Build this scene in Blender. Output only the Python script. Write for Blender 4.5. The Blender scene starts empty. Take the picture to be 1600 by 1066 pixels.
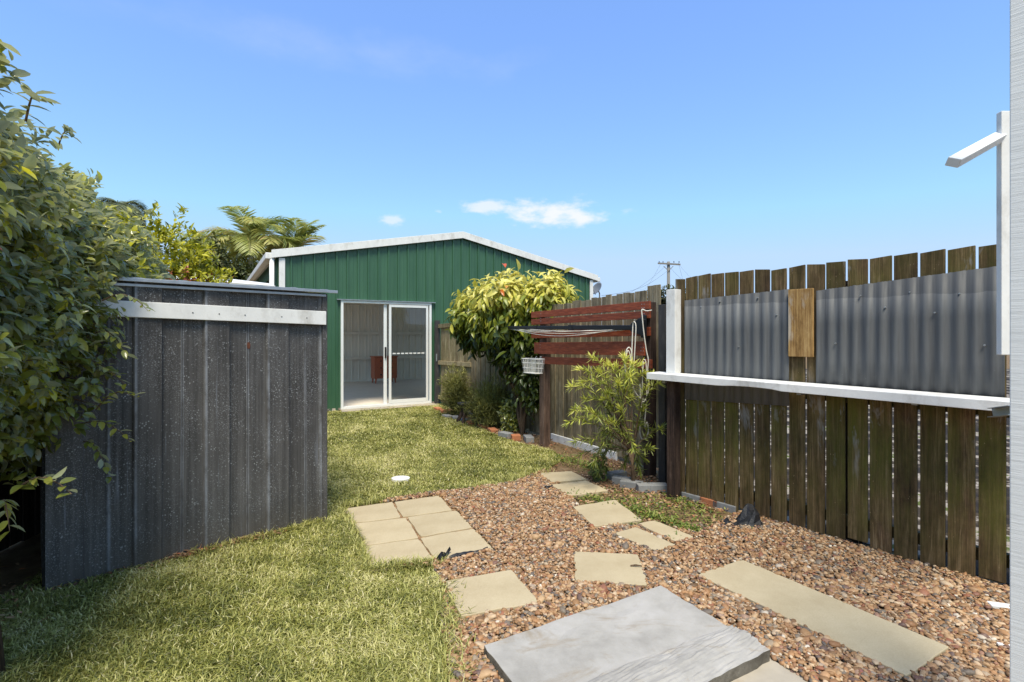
import bpy, math, random
import numpy as np
from math import radians as R
random.seed(7); rng = np.random.default_rng(11)
sc = bpy.context.scene; C = sc.collection
F, H, HY = 800.0, 1.42, 525.0           # focal length (px), eye height, horizon row of the 1600 px photo

def G(px, py, z=0.0):                    # point of a horizontal plane at height z
    y = F*(H-z)/(py-HY); return np.array([(px-800)/F*y, y, z])
def AT(px, py, y): return np.array([(px-800)/F*y, y, H-(py-HY)*y/F])
def LN(px, A, B):                        # where a sight line meets a vertical plane through A,B (plan)
    k = (px-800)/F; dx, dy = B[0]-A[0], B[1]-A[1]
    t = (k*A[1]-A[0])/(dx-k*dy); return np.array([A[0]+t*dx, A[1]+t*dy])
def ZP(py, y): return H-(py-HY)*y/F

# ------------------------------------------------------------------ tagging
def tag(o, label=None, cat=None, group=None, kind=None):
    if label: o['label'] = label
    if cat: o['category'] = cat
    if group: o['group'] = group
    if kind: o['kind'] = kind
    return o
def thing(name, loc, label, cat, group=None):
    o = bpy.data.objects.new(name, None); C.objects.link(o); o.location = tuple(loc); o.empty_display_size = .1
    return tag(o, label, cat, group)
def rootof(o):
    while o.parent: o = o.parent
    return o
def mesh_obj(name, V, Fa, mat, parent=None, rnd=None, smooth=False, bevel=0, solid=0, origin=None):
    V = np.asarray(V, dtype=np.float64)
    if parent is not None: org = np.array(rootof(parent).location)
    elif origin is not None: org = np.array(origin, dtype=float)
    else: org = np.array([V[:, 0].mean(), V[:, 1].mean(), V[:, 2].min()])
    me = bpy.data.meshes.new(name); V = V-org
    if isinstance(Fa, tuple):            # (flat loop array, sizes)
        li, sz = Fa
        me.vertices.add(len(V)); me.vertices.foreach_set('co', V.astype(np.float32).ravel())
        me.loops.add(len(li)); me.loops.foreach_set('vertex_index', li.astype(np.int32))
        me.polygons.add(len(sz)); st = np.concatenate([[0], np.cumsum(sz)[:-1]]).astype(np.int32)
        me.polygons.foreach_set('loop_start', st); me.update(calc_edges=True); me.validate()
    else: me.from_pydata(V.tolist(), [], Fa)
    if rnd is not None:
        a = me.attributes.new('rnd', 'FLOAT', 'POINT'); a.data.foreach_set('value', np.asarray(rnd, dtype=np.float32))
    if smooth: me.polygons.foreach_set('use_smooth', [True]*len(me.polygons))
    me.materials.append(mat); me.update()
    o = bpy.data.objects.new(name, me); C.objects.link(o)
    if parent is not None: o.parent = parent
    else: o.location = tuple(org)
    if solid:
        m = o.modifiers.new('solid', 'SOLIDIFY'); m.thickness = solid; m.offset = 0
    if bevel:
        m = o.modifiers.new('bevel', 'BEVEL'); m.width = bevel; m.segments = 2; m.limit_method = 'ANGLE'; m.angle_limit = R(40)
    return o

class MB:
    def __init__(s): s.v = []; s.f = []; s.r = []
    def add(s, V, Fa, r=None):
        n = len(s.v); s.v += [tuple(p) for p in V]; s.f += [tuple(i+n for i in q) for q in Fa]
        s.r += [random.random() if r is None else r]*len(V); return s
    def box(s, c, size, yaw=0, r=None):
        ca, sa = math.cos(yaw), math.sin(yaw); V = []
        for z in (-.5, .5):
            for x, y in ((-.5, -.5), (.5, -.5), (.5, .5), (-.5, .5)):
                X, Y = x*size[0], y*size[1]; V.append((c[0]+X*ca-Y*sa, c[1]+X*sa+Y*ca, c[2]+z*size[2]))
        return s.add(V, [(3, 2, 1, 0), (4, 5, 6, 7), (0, 1, 5, 4), (1, 2, 6, 5), (2, 3, 7, 6), (3, 0, 4, 7)], r)
    def beam(s, a, b, w, h, r=None, up=(0, 0, 1), ext=0):
        a, b = np.array(a, float), np.array(b, float); d = b-a; d /= np.linalg.norm(d); a = a-d*ext; b = b+d*ext
        up = np.array(up, float); x = np.cross(d, up)
        if np.linalg.norm(x) < 1e-4: x = np.cross(d, (0, 1, 0))
        x /= np.linalg.norm(x); u = np.cross(x, d); V = []
        for p in (a, b):
            for i, j in ((-.5, -.5), (.5, -.5), (.5, .5), (-.5, .5)): V.append(p+x*w*i+u*h*j)
        return s.add(V, [(0, 1, 2, 3), (7, 6, 5, 4), (0, 4, 5, 1), (1, 5, 6, 2), (2, 6, 7, 3), (3, 7, 4, 0)], r)
    def prism(s, poly, z0, z1, r=None):
        n = len(poly); V = [(p[0], p[1], z0) for p in poly]+[(p[0], p[1], z1) for p in poly]
        ar = sum(poly[i][0]*poly[(i+1) % n][1]-poly[(i+1) % n][0]*poly[i][1] for i in range(n))
        Fa = [tuple(range(n-1, -1, -1)), tuple(range(n, 2*n))]+[(i, (i+1) % n, n+(i+1) % n, n+i) for i in range(n)]
        if ar < 0: Fa = [q[::-1] for q in Fa]
        return s.add(V, Fa, r)
    def tube(s, P, rad, n=8, r=None, cap=True):
        P = [np.array(p, float) for p in P]; k = len(P); rad = rad if hasattr(rad, '__len__') else [rad]*k
        V = []; x = None
        for i, p in enumerate(P):
            d = P[min(i+1, k-1)]-P[max(i-1, 0)]; d = d/(np.linalg.norm(d)+1e-9)
            if x is None: x = np.cross(d, (0, 0, 1)) if abs(d[2]) < .9 else np.cross(d, (0, 1, 0))
            x = x-d*np.dot(x, d); x /= np.linalg.norm(x)+1e-9; y = np.cross(d, x)
            for j in range(n):
                a = 2*math.pi*j/n; V.append(p+(x*math.cos(a)+y*math.sin(a))*rad[i])
        Fa = [(i*n+j, i*n+(j+1) % n, (i+1)*n+(j+1) % n, (i+1)*n+j) for i in range(k-1) for j in range(n)]
        if cap: Fa += [tuple(range(n-1, -1, -1)), tuple((k-1)*n+j for j in range(n))]
        return s.add(V, Fa, r)
    def build(s, name, mat, parent=None, **k): return mesh_obj(name, s.v, s.f, mat, parent, rnd=s.r, **k)
def smoothline(P, n=8):
    P = [np.array(p, float) for p in P]; Q = [2*P[0]-P[1]]+P+[2*P[-1]-P[-2]]; out = []
    for i in range(1, len(Q)-2):
        for t in np.linspace(0, 1, n, endpoint=False):
            a, b, c, d = Q[i-1:i+3]
            out.append(.5*((2*b)+(-a+c)*t+(2*a-5*b+4*c-d)*t*t+(-a+3*b-3*c+d)*t**3))
    return out+[P[-1]]

# ------------------------------------------------------------------ materials
def S(c): return tuple(((x/255)/12.92 if x/255 <= .04045 else ((x/255+.055)/1.055)**2.4) for x in c)
class NT:
    def __init__(s, name):
        s.m = bpy.data.materials.new(name); s.m.use_nodes = True; s.t = s.m.node_tree; s.n = s.t.nodes
        s.b = s.n['Principled BSDF']; s.out = s.n['Material Output']; s.co = s.n.new('ShaderNodeTexCoord').outputs['Object']
    def link(s, a, b): s.t.links.new(a, b); return a
    def set(s, sock, v):
        if hasattr(v, 'links'): s.t.links.new(v, sock)
        else: sock.default_value = v
    def noise(s, sc=(1, 1, 1), scale=1, detail=4, rough=.6, dist=0, vec=None):
        mp = s.n.new('ShaderNodeMapping'); s.link(vec or s.co, mp.inputs[0]); mp.inputs['Scale'].default_value = sc
        n = s.n.new('ShaderNodeTexNoise'); s.link(mp.outputs[0], n.inputs['Vector'])
        n.inputs['Scale'].default_value = scale; n.inputs['Detail'].default_value = detail
        n.inputs['Roughness'].default_value = rough; n.inputs['Distortion'].default_value = dist
        return n.outputs['Fac']
    def voro(s, sc=(1, 1, 1), scale=1, feature='F1', out='Distance'):
        mp = s.n.new('ShaderNodeMapping'); s.link(s.co, mp.inputs[0]); mp.inputs['Scale'].default_value = sc
        n = s.n.new('ShaderNodeTexVoronoi'); n.feature = feature; s.link(mp.outputs[0], n.inputs['Vector']); n.inputs['Scale'].default_value = scale
        return n.outputs[out]
    def ramp(s, f, stops, interp='LINEAR'):
        r = s.n.new('ShaderNodeValToRGB'); s.set(r.inputs[0], f); e = r.color_ramp.elements; r.color_ramp.interpolation = interp
        while len(e) < len(stops): e.new(.5)
        for el, (p, c) in zip(e, stops):
            el.position = p; el.color = (*c, 1) if hasattr(c, '__len__') else (c, c, c, 1)
        return r.outputs[0]
    def mix(s, f, a, b, mode='MIX'):
        m = s.n.new('ShaderNodeMix'); m.data_type = 'RGBA'; m.blend_type = mode
        s.set(m.inputs[0], f)
        for i, v in ((6, a), (7, b)):
            if not hasattr(v, 'links') and hasattr(v, '__len__') and len(v) == 3: v = (*v, 1)
            s.set(m.inputs[i], v)
        return m.outputs[2]
    def math(s, op, a, b=0):
        m = s.n.new('ShaderNodeMath'); m.operation = op; s.set(m.inputs[0], a); s.set(m.inputs[1], b); return m.outputs[0]
    def attr(s, nm='rnd'):
        a = s.n.new('ShaderNodeAttribute'); a.attribute_name = nm; return a.outputs['Fac']
    def sep(s, i):
        x = s.n.new('ShaderNodeSeparateXYZ'); s.link(s.co, x.inputs[0]); return x.outputs[i]
    def bump(s, h, strength=.3, dist=.01):
        b = s.n.new('ShaderNodeBump'); s.link(h, b.inputs['Height']); b.inputs['Strength'].default_value = strength
        b.inputs['Distance'].default_value = dist; s.link(b.outputs[0], s.b.inputs['Normal'])
    def fin(s, col=None, rough=.7, metal=0, spec=None):
        if col is not None:
            if not hasattr(col, 'links'): col = (*col, 1)
            s.set(s.b.inputs['Base Color'], col)
        s.set(s.b.inputs['Roughness'], rough); s.set(s.b.inputs['Metallic'], metal)
        if spec is not None: s.b.inputs['Specular IOR Level'].default_value = spec
        return s.m

def m_paint(name, c, var=.1, rough=.5, scale=6, dirt=None, spec=.5, bump=.05, grain=(1, 1, 1), metal=0):
    t = NT(name); n = t.noise(grain, scale, 6); a = tuple(x*(1-var) for x in c); b = tuple(min(1, x*(1+var)) for x in c)
    col = t.ramp(n, [(.3, a), (.7, b)])
    if dirt:
        d = t.ramp(t.noise(grain, scale*.6, 8, .7), [(.52, 0), (.72, 1)]); col = t.mix(t.math('MULTIPLY', d, .6), col, dirt)
    t.bump(t.noise(grain, scale*12, 4), bump, .004); return t.fin(col, rough, metal, spec)

def m_wood(name, dark, mid, light, moss=None, mossamt=.5, white=None, rough=.85, grain=26, low=None):
    t = NT(name); r = t.attr()
    off = t.n.new('ShaderNodeCombineXYZ'); t.link(t.math('MULTIPLY', r, 37.), off.inputs[2])
    va = t.n.new('ShaderNodeVectorMath'); t.link(t.co, va.inputs[0]); t.link(off.outputs[0], va.inputs[1]); v = va.outputs[0]
    g = t.noise((grain, grain, 1.6), 1, 9, .72, .8, vec=v); mott = t.noise((9, 9, 5), 1, 8, .78, vec=v); fine = t.noise((150, 150, 3), 1, 4, .65, vec=v)
    col = t.ramp(g, [(.25, dark), (.5, mid), (.78, light)])
    col = t.mix(.8, col, t.ramp(fine, [(.32, .15), (.68, .9)]), 'SOFT_LIGHT')
    col = t.mix(.75, col, t.ramp(mott, [(.34, .2), (.66, .8)]), 'SOFT_LIGHT')
    col = t.mix(1, col, t.ramp(r, [(0, .55), (.5, .9), (.8, 1.0), (1, 1.0)]), 'MULTIPLY')
    if moss:
        pn = t.noise((5, 5, 1.8), 1.1, 8, .7, vec=v); k = t.ramp(pn, [(.5-mossamt*.25, 0), (.72-mossamt*.1, 1)])
        k = t.mix(1, k, t.ramp(t.math('FRACT', t.math('MULTIPLY', r, 7.3)), [(0, .45), (.4, .95), (1, 1)]), 'MULTIPLY')
        if low:
            hz = t.ramp(t.math('MULTIPLY', t.sep(2), .5), low); k = t.mix(1, k, hz, 'MULTIPLY')
        col = t.mix(t.math('MULTIPLY', k, .85), col, moss)
    # lichen specks
    sp = t.ramp(t.voro((1, 1, .6), 55), [(.05, 1), (.16, 0)]); spn = t.ramp(t.noise((1, 1, 1), 7, 3, vec=v), [(.56, 0), (.68, 1)])
    col = t.mix(t.math('MULTIPLY', t.mix(1, sp, spn, 'MULTIPLY'), .5), col, tuple(min(1, x*2.2+.04) for x in light))
    if white:
        wn = t.noise((6, 6, 1.6), 1, 5, .7, .4, vec=v); wk = t.ramp(wn, [(white[0], 0), (white[0]+.1, 1)])
        if len(white) > 2:
            hz = t.ramp(t.math('MULTIPLY', t.sep(2), .5), white[2]); wk = t.mix(1, wk, hz, 'MULTIPLY')
        col = t.mix(t.math('MULTIPLY', wk, .75), col, white[1])
    # knots
    kn = t.ramp(t.voro((1, 1, .55), 3.1), [(.02, 1), (.06, 0)]); col = t.mix(t.math('MULTIPLY', kn, .5), col, tuple(x*.4 for x in dark))
    t.bump(t.mix(.5, g, fine), .55, .006); return t.fin(col, rough, spec=.25)

def m_leaf(name, stops, rough=.42, trans=.3, back=None, spec=.5):
    t = NT(name); col = t.ramp(t.attr(), stops)
    n = t.noise((1, 1, 1), 40, 2); col = t.mix(.35, col, t.ramp(n, [(.3, .35), (.7, .75)]), 'SOFT_LIGHT')
    if back:
        g = t.n.new('ShaderNodeNewGeometry'); col = t.mix(t.math('MULTIPLY', g.outputs['Backfacing'], .6), col, back)
    t.fin(col, rough, spec=spec)
    tr = t.n.new('ShaderNodeBsdfTranslucent'); t.link(col, tr.inputs[0]); mx = t.n.new('ShaderNodeMixShader'); mx.inputs[0].default_value = trans
    t.link(t.b.outputs[0], mx.inputs[1]); t.link(tr.outputs[0], mx.inputs[2]); t.link(mx.outputs[0], t.out.inputs[0]); return t.m

MT = {}
MT['white'] = m_paint('white_paint', S((222, 221, 216)), .07, .6, 9, dirt=S((160, 154, 142)), grain=(1, 1, .6), bump=.2)
MT['alu'] = m_paint('white_aluminium', S((225, 226, 222)), .03, .35, 4)
MT['black'] = m_paint('black_plastic', S((26, 27, 30)), .2, .4, 9)
MT['darkpost'] = m_wood('dark_stained_post', S((38, 30, 26)), S((62, 48, 41)), S((92, 76, 66)), white=(.66, S((150, 146, 140)), [(0, 1), (.12, 0)]))
MT['greypost'] = m_paint('charcoal_paint', S((52, 50, 50)), .2, .7, 8, dirt=S((96, 92, 88)), grain=(4, 4, 1))
MT['brownpost'] = m_wood('brown_post', S((66, 50, 42)), S((99, 79, 67)), S((136, 114, 98)))
MT['redwood'] = m_wood('red_stained_timber', S((78, 32, 24)), S((116, 50, 38)), S((150, 78, 60)), grain=10)
t = NT('red_board'); g = t.noise((9, 9, 60), 1, 6, .6); col = t.ramp(g, [(.25, S((92, 40, 20))), (.55, S((142, 66, 36))), (.85, S((172, 104, 70)))])
col = t.mix(1, col, t.ramp(t.attr(), [(0, .75), (1, 1)]), 'MULTIPLY'); sp = t.ramp(t.noise((3, 3, 14), 4, 6, .75), [(.62, 0), (.75, 1)])
col = t.mix(t.math('MULTIPLY', sp, .45), col, S((176, 150, 136))); t.bump(g, .3, .003); MT['redboard'] = t.fin(col, .6)
MT['fence_near'] = m_wood('mossy_paling', S((48, 36, 24)), S((92, 72, 50)), S((146, 124, 94)), moss=S((94, 96, 34)), mossamt=.7,
                          low=[(0, .25), (.2, .8), (.42, 1), (.56, .8), (.75, .25), (.9, .55)], white=(.58, S((150, 150, 148)), [(.2, 0), (.33, .8), (.45, 1), (.5, .6), (.6, .1), (.8, .3), (.9, 1)]))
MT['fence_far'] = m_wood('weathered_paling', S((80, 70, 54)), S((142, 128, 102)), S((196, 182, 154)), moss=S((96, 88, 54)), mossamt=.35,
                         low=[(0, 1), (.5, .7), (.8, .3), (1, .2)], white=(.66, S((196, 194, 186)), [(0, .5), (1, .9)]))
MT['gate'] = m_wood('pale_paling', S((104, 90, 66)), S((158, 142, 110)), S((192, 178, 146)), moss=S((100, 94, 56)), mossamt=.3)
MT['fence_left'] = m_wood('dark_paling', S((26, 22, 18)), S((52, 44, 36)), S((76, 66, 54)))
MT['board'] = m_wood('tan_board', S((112, 82, 44)), S((158, 124, 76)), S((188, 156, 106)), grain=14, white=(.5, S((186, 176, 160)), [(.0, 0), (.6, 0), (.7, 1), (.84, 1), (.87, 0)]))
# corrugated sheet
t = NT('weathered_sheet'); st = t.noise((9, 9, .5), 3, 6, .6); col = t.ramp(st, [(.3, S((78, 79, 80))), (.7, S((104, 106, 106)))])
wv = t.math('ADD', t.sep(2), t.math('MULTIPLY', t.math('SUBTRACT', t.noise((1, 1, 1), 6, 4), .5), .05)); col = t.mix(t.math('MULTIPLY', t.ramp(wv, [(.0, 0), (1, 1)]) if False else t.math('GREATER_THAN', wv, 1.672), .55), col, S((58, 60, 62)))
k = t.ramp(t.noise((1, 1, 1), 60, 4, .8), [(.7, 0), (.78, 1)]); col = t.mix(t.math('MULTIPLY', k, .6), col, S((205, 205, 200)))
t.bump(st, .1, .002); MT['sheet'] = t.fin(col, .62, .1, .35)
MT['sheetdark'] = m_paint('dark_weathered_sheet', S((62, 60, 60)), .2, .6, 8, grain=(4, 4, 1), metal=.2)
# oxidised zinc shed cladding: speckled and streaked
t = NT('oxidised_zinc'); st = t.noise((22, 22, .35), 2, 6, .6); lo = t.noise((1, 1, .6), 2.2, 5, .6)
col = t.ramp(lo, [(.3, S((62, 60, 58))), (.7, S((90, 88, 86)))]); col = t.mix(.8, col, t.ramp(st, [(.3, .22), (.7, .8)]), 'SOFT_LIGHT')
v1 = t.ramp(t.voro((1, 1, 1), 62), [(.14, 1), (.32, 0)]); n1 = t.ramp(t.noise((1, 1, .6), 11, 5, .75), [(.44, 0), (.64, 1)])
v2 = t.mix(1, t.ramp(t.voro((1, 1, 1), 120), [(.2, 1), (.36, 0)]), t.ramp(t.noise((1, 1, .5), 6, 5, .7), [(.42, .1), (.6, 1)]), 'MULTIPLY')
col = t.mix(t.math('MULTIPLY', t.mix(1, v1, n1, 'MULTIPLY'), .8), col, S((176, 178, 178))); col = t.mix(t.math('MULTIPLY', v2, .55), col, S((150, 152, 154)))
ss = t.ramp(t.noise((26, 26, .8), 1, 4, .55, .3), [(.66, 0), (.76, 1)]); col = t.mix(t.math('MULTIPLY', ss, .6), col, S((140, 146, 156)))
wr = t.mix(1, t.attr(), t.ramp(t.noise((3, 3, 1.4), 3, 5, .7), [(.38, .15), (.6, 1)]), 'MULTIPLY'); col = t.mix(t.math('MULTIPLY', wr, .7), col, S((150, 154, 160)))  # attribute paints rib edge highlights together with worn pale lines
lowd = t.ramp(t.math('MULTIPLY', t.sep(2), 1.), [(.0, 1), (.22, 0)]); col = t.mix(t.math('MULTIPLY', lowd, .5), col, S((96, 88, 76)))
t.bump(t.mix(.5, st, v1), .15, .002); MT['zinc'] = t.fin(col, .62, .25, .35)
MT['galv'] = m_paint('galvanised', S((168, 172, 175)), .15, .4, 14, metal=.7)
# green cladding
t = NT('green_cladding'); n = t.noise((3, 3, .4), 1.5, 5, .6); col = t.ramp(n, [(.3, S((50, 86, 62))), (.7, S((62, 100, 74)))])
d = t.ramp(t.noise((1, 1, .5), 7, 8, .75), [(.6, 0), (.8, 1)]); col = t.mix(t.math('MULTIPLY', d, .12), col, S((120, 140, 120)))
t.bump(t.noise((1, 1, .3), 4, 2), .15, .01); MT['green'] = t.fin(col, .38, 0, .5)
MT['lining'] = m_paint('beige_steel_lining', S((222, 216, 200)), .06, .45, 3, grain=(3, 3, .5))
MT['floor'] = m_paint('smooth_concrete', S((226, 214, 196)), .05, .5, 2, dirt=S((204, 192, 174)))
MT['chest'] = m_paint('chest_wood', S((176, 96, 66)), .18, .4, 6, grain=(2, 2, 9))
MT['brass'] = m_paint('dark_knob', S((60, 40, 28)), .2, .4, 9)
t = NT('window_glass'); fr = t.n.new('ShaderNodeFresnel'); fr.inputs[0].default_value = 1.75
tb = t.n.new('ShaderNodeBsdfTransparent'); tb.inputs[0].default_value = (.8, .83, .8, 1); gl = t.n.new('ShaderNodeBsdfGlossy'); gl.inputs['Roughness'].default_value = .01
mx = t.n.new('ShaderNodeMixShader'); t.link(fr.outputs[0], mx.inputs[0]); t.link(tb.outputs[0], mx.inputs[1]); t.link(gl.outputs[0], mx.inputs[2]); t.link(mx.outputs[0], t.out.inputs[0]); MT['glass'] = t.m
# paving
t = NT('sand_paver'); n = t.noise((1, 1, 1), 4, 8, .65); col = t.ramp(n, [(.3, S((172, 156, 124))), (.7, S((188, 173, 141)))])
fn = t.noise((1, 1, 1), 160, 3, .7); col = t.mix(.35, col, t.ramp(fn, [(.3, .3), (.7, .7)]), 'SOFT_LIGHT')
stn = t.ramp(t.noise((1, 1, 1), 9, 8, .75, 1.), [(.62, 0), (.74, 1)]); col = t.mix(t.math('MULTIPLY', stn, .5), col, S((150, 130, 96))); sk = t.ramp(t.voro((1, 1, 1), 34), [(.03, 1), (.08, 0)]); col = t.mix(t.math('MULTIPLY', sk, .4), col, S((110, 92, 66)))
col = t.mix(1, col, t.ramp(t.attr(), [(0, .9), (1, 1)]), 'MULTIPLY'); t.bump(fn, .25, .002); MT['paver'] = t.fin(col, .85, 0, .2)
t = NT('old_concrete'); n = t.noise((1, 1, 1), 3.2, 9, .68); col = t.ramp(n, [(.25, S((134, 130, 122))), (.5, S((162, 158, 150))), (.75, S((178, 174, 168)))])
k = t.ramp(t.noise((1, 2, 1), 2.3, 7, .7, .8), [(.53, 0), (.66, 1)]); col = t.mix(t.math('MULTIPLY', k, .6), col, S((134, 118, 94)))
k = t.ramp(t.noise((1, 1, 1), 5, 9, .8), [(.6, 0), (.72, 1)]); col = t.mix(t.math('MULTIPLY', k, .35), col, S((120, 116, 108)))
p = t.ramp(t.voro((1, 1, 1), 26), [(.03, 1), (.07, 0)]); col = t.mix(t.math('MULTIPLY', p, .25), col, S((96, 90, 82)))
fn = t.noise((1, 1, 1), 90, 5, .75); t.bump(t.mix(.5, fn, n), .4, .006); MT['concrete'] = t.fin(col, .88, 0, .2)
t = NT('rough_concrete'); n = t.noise((1, 1, 1), 9, 9, .75); col = t.ramp(n, [(.3, S((84, 78, 68))), (.7, S((132, 126, 114)))]); t.bump(t.noise((1, 1, 1), 50, 6, .8), .8, .012); MT['roughcon'] = t.fin(col, .92, 0, .15)
MT['stain'] = m_paint('stained_concrete', S((166, 156, 138)), .14, .85, 6, dirt=S((150, 116, 66)))
MT['clay'] = m_paint('clay_brick', S((176, 112, 74)), .18, .9, 12, dirt=S((120, 92, 72)), bump=.4)
MT['greybrick'] = m_paint('grey_block', S((134, 134, 132)), .16, .9, 12, dirt=S((96, 92, 86)), bump=.4)
MT['redstone'] = m_paint('red_stone', S((146, 96, 84)), .14, .85, 14, bump=.4)
MT['rope'] = m_paint('white_cord', S((214, 208, 196)), .1, .8, 40)
MT['trunk'] = m_wood('bark', S((58, 44, 34)), S((98, 80, 62)), S((132, 112, 90)))
MT['palmtrunk'] = m_paint('palm_trunk', S((150, 144, 120)), .2, .8, 10, dirt=S((104, 100, 84)), grain=(1, 1, 5))
MT['pole'] = m_paint('weathered_pole', S((120, 118, 112)), .15, .9, 3)
MT['dish'] = m_paint('dish_grey', S((104, 108, 112)), .08, .5, 5)
MT['benchtop'] = m_paint('dark_bench', S((62, 58, 58)), .15, .8, 10)
# render wall paint at right: painted rough-sawn timber, horizontal saw marks
t = NT('rough_sawn_white'); w = t.noise((3, 3, 60), 1, 8, .7, 1.6); col = t.ramp(w, [(.3, S((206, 207, 204))), (.6, S((218, 219, 216)))])
k = t.ramp(t.voro((2, 2, 9), 2.2), [(.02, 1), (.06, 0)]); col = t.mix(t.math('MULTIPLY', k, .4), col, S((120, 122, 124))); t.bump(w, .4, .005); MT['sawn'] = t.fin(col, .6)
t = NT('pale_yard'); n = t.noise((1, 1, 1), 1.6, 5, .7); col = t.ramp(n, [(.46, S((40, 34, 28))), (.53, S((70, 60, 46))), (.56, S((150, 140, 128))), (.60, S((150, 140, 126))), (.62, S((80, 88, 40)))]); MT['yard'] = t.fin(col, .9, 0, .2)
# ground materials
t = NT('soil'); n = t.noise((1, 1, 1), 6, 9, .75); col = t.ramp(n, [(.3, S((82, 64, 46))), (.5, S((118, 96, 72))), (.72, S((150, 130, 102)))])
k = t.ramp(t.noise((1, 1, 1), 1.3, 4), [(.45, 0), (.6, 1)]); col = t.mix(t.math('MULTIPLY', k, .3), col, S((110, 104, 60))); t.bump(t.noise((1, 1, 1), 70, 5, .8), .8, .01); MT['soil'] = t.fin(col, .95, 0, .1)
t = NT('turf_soil'); n = t.noise((1, 1, 1), 14, 8, .75); col = t.ramp(n, [(.3, S((70, 68, 30))), (.6, S((118, 116, 56))), (.8, S((150, 146, 88)))]); t.bump(n, .6, .01); MT['turf'] = t.fin(col, .95, 0, .1)
t = NT('gravel_bed'); n = t.voro((1, 1, 1), 60, out='Color'); col = t.ramp(n, [(.1, S((92, 70, 50))), (.5, S((140, 110, 80))), (.9, S((176, 150, 116)))]); MT['gravelbed'] = t.fin(col, .95, 0, .1)
t = NT('pebble'); col = t.ramp(t.attr(), [(0, S((99, 76, 52))), (.14, S((148, 112, 75))), (.3, S((178, 147, 109))), (.42, S((130, 93, 63))), (.54, S((162, 121, 81))), (.66, S((191, 166, 134))), (.76, S((123, 110, 93))), (.86, S((89, 81, 75))), (.93, S((141, 89, 62))), (.98, S((160, 145, 125))), (1, S((208, 196, 176)))])
n = t.noise((1, 1, 1), 120, 3, .6); col = t.mix(.4, col, t.ramp(n, [(.3, .3), (.7, .72)]), 'SOFT_LIGHT'); MT['pebble'] = t.fin(col, .6, 0, .4)
MT['grass'] = m_leaf('grass_blade', [(0, S((86, 92, 38))), (.3, S((138, 140, 62))), (.6, S((180, 176, 98))), (.85, S((214, 206, 142))), (1, S((214, 204, 156)))], .55, .25)
MT['weed'] = m_leaf('weed_leaf', [(0, S((70, 88, 34))), (.6, S((112, 128, 50))), (1, S((160, 160, 80)))], .55, .25)
MT['dead'] = m_leaf('dead_leaf', [(0, S((92, 68, 48))), (.4, S((136, 104, 74))), (.85, S((170, 140, 104))), (1, S((176, 100, 60)))], .7, .15)
MT['hedge'] = m_leaf('hedge_leaf', [(0, S((88, 96, 38))), (.35, S((130, 136, 58))), (.6, S((170, 170, 80))), (.8, S((204, 198, 88))), (.87, S((170, 168, 36))), (.96, S((206, 196, 44))), (.975, S((158, 86, 60))), (1, S((176, 104, 80)))],   .2, .4, back=S((176, 184, 160)), spec=.8)
MT['croton'] = m_leaf('mottled_leaf', [(0, S((46, 58, 24))), (.3, S((78, 92, 32))), (.55, S((134, 142, 46))), (.75, S((192, 188, 70))), (.92, S((222, 212, 116))), (.97, S((210, 120, 40))), (1, S((200, 90, 40)))], .35, .3)
MT['willow'] = m_leaf('willow_leaf', [(0, S((88, 98, 44))), (.35, S((150, 158, 64))), (.6, S((202, 204, 84))), (1, S((234, 228, 118)))], .45, .35)
MT['needle'] = m_leaf('needle_leaf', [(0, S((58, 62, 24))), (.6, S((98, 100, 42))), (1, S((136, 130, 66)))], .6, .2)
MT['palm'] = m_leaf('palm_leaf', [(0, S((110, 124, 60))), (.5, S((158, 166, 84))), (.9, S((196, 192, 110))), (1, S((196, 164, 100)))], .4, .45)
MT['farleaf'] = m_leaf('far_leaf', [(0, S((34, 42, 18))), (.5, S((68, 76, 32))), (1, S((112, 112, 54)))], .5, .25)
MT['fartop'] = m_leaf('lime_leaf', [(0, S((88, 96, 24))), (.45, S((152, 154, 34))), (.8, S((204, 196, 50))), (.95, S((222, 214, 90))), (.96, S((160, 84, 60))), (1, S((170, 100, 80)))], .4, .35)
MT['featherpalm'] = m_leaf('feather_leaf', [(0, S((74, 86, 56))), (1, S((128, 134, 92)))], .5, .25)

# ------------------------------------------------------------------ leaf / blade meshes
def unit(a): return a/(np.linalg.norm(a, axis=-1, keepdims=True)+1e-9)
def leaves(P, D, N, L, Wd, fold=.25, droop=.25):
    """P base, D direction, N up normal (n,3); L,Wd (n,) -> verts, faces(flat), leaf count*8"""
    n = len(P); D = unit(D); X = unit(np.cross(D, N)); N = unit(np.cross(X, D)); L = L[:, None]; Wd = Wd[:, None]
    V = np.zeros((n, 11, 3)); V[:, 0] = P
    for k, (t, w) in enumerate(((.18, .72), (.48, 1.0), (.78, .66))):
        m = P+D*L*t-N*L*droop*t*t
        V[:, 1+3*k] = m-X*Wd*.5*w+N*Wd*fold*w; V[:, 2+3*k] = m; V[:, 3+3*k] = m+X*Wd*.5*w+N*Wd*fold*w
    V[:, 10] = P+D*L-N*L*droop
    tri = np.array([[0, 2, 1], [0, 3, 2], [7, 8, 10], [8, 9, 10]]); quad = np.array([[1, 2, 5, 4], [2, 3, 6, 5], [4, 5, 8, 7], [5, 6, 9, 8]])
    base = (np.arange(n)*11)[:, None]
    T = (tri.ravel()[None]+base).ravel(); Q = (quad.ravel()[None]+base).ravel()
    return V.reshape(-1, 3), (np.concatenate([T, Q]), np.concatenate([np.full(4*n, 3), np.full(4*n, 4)])), 11
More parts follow.
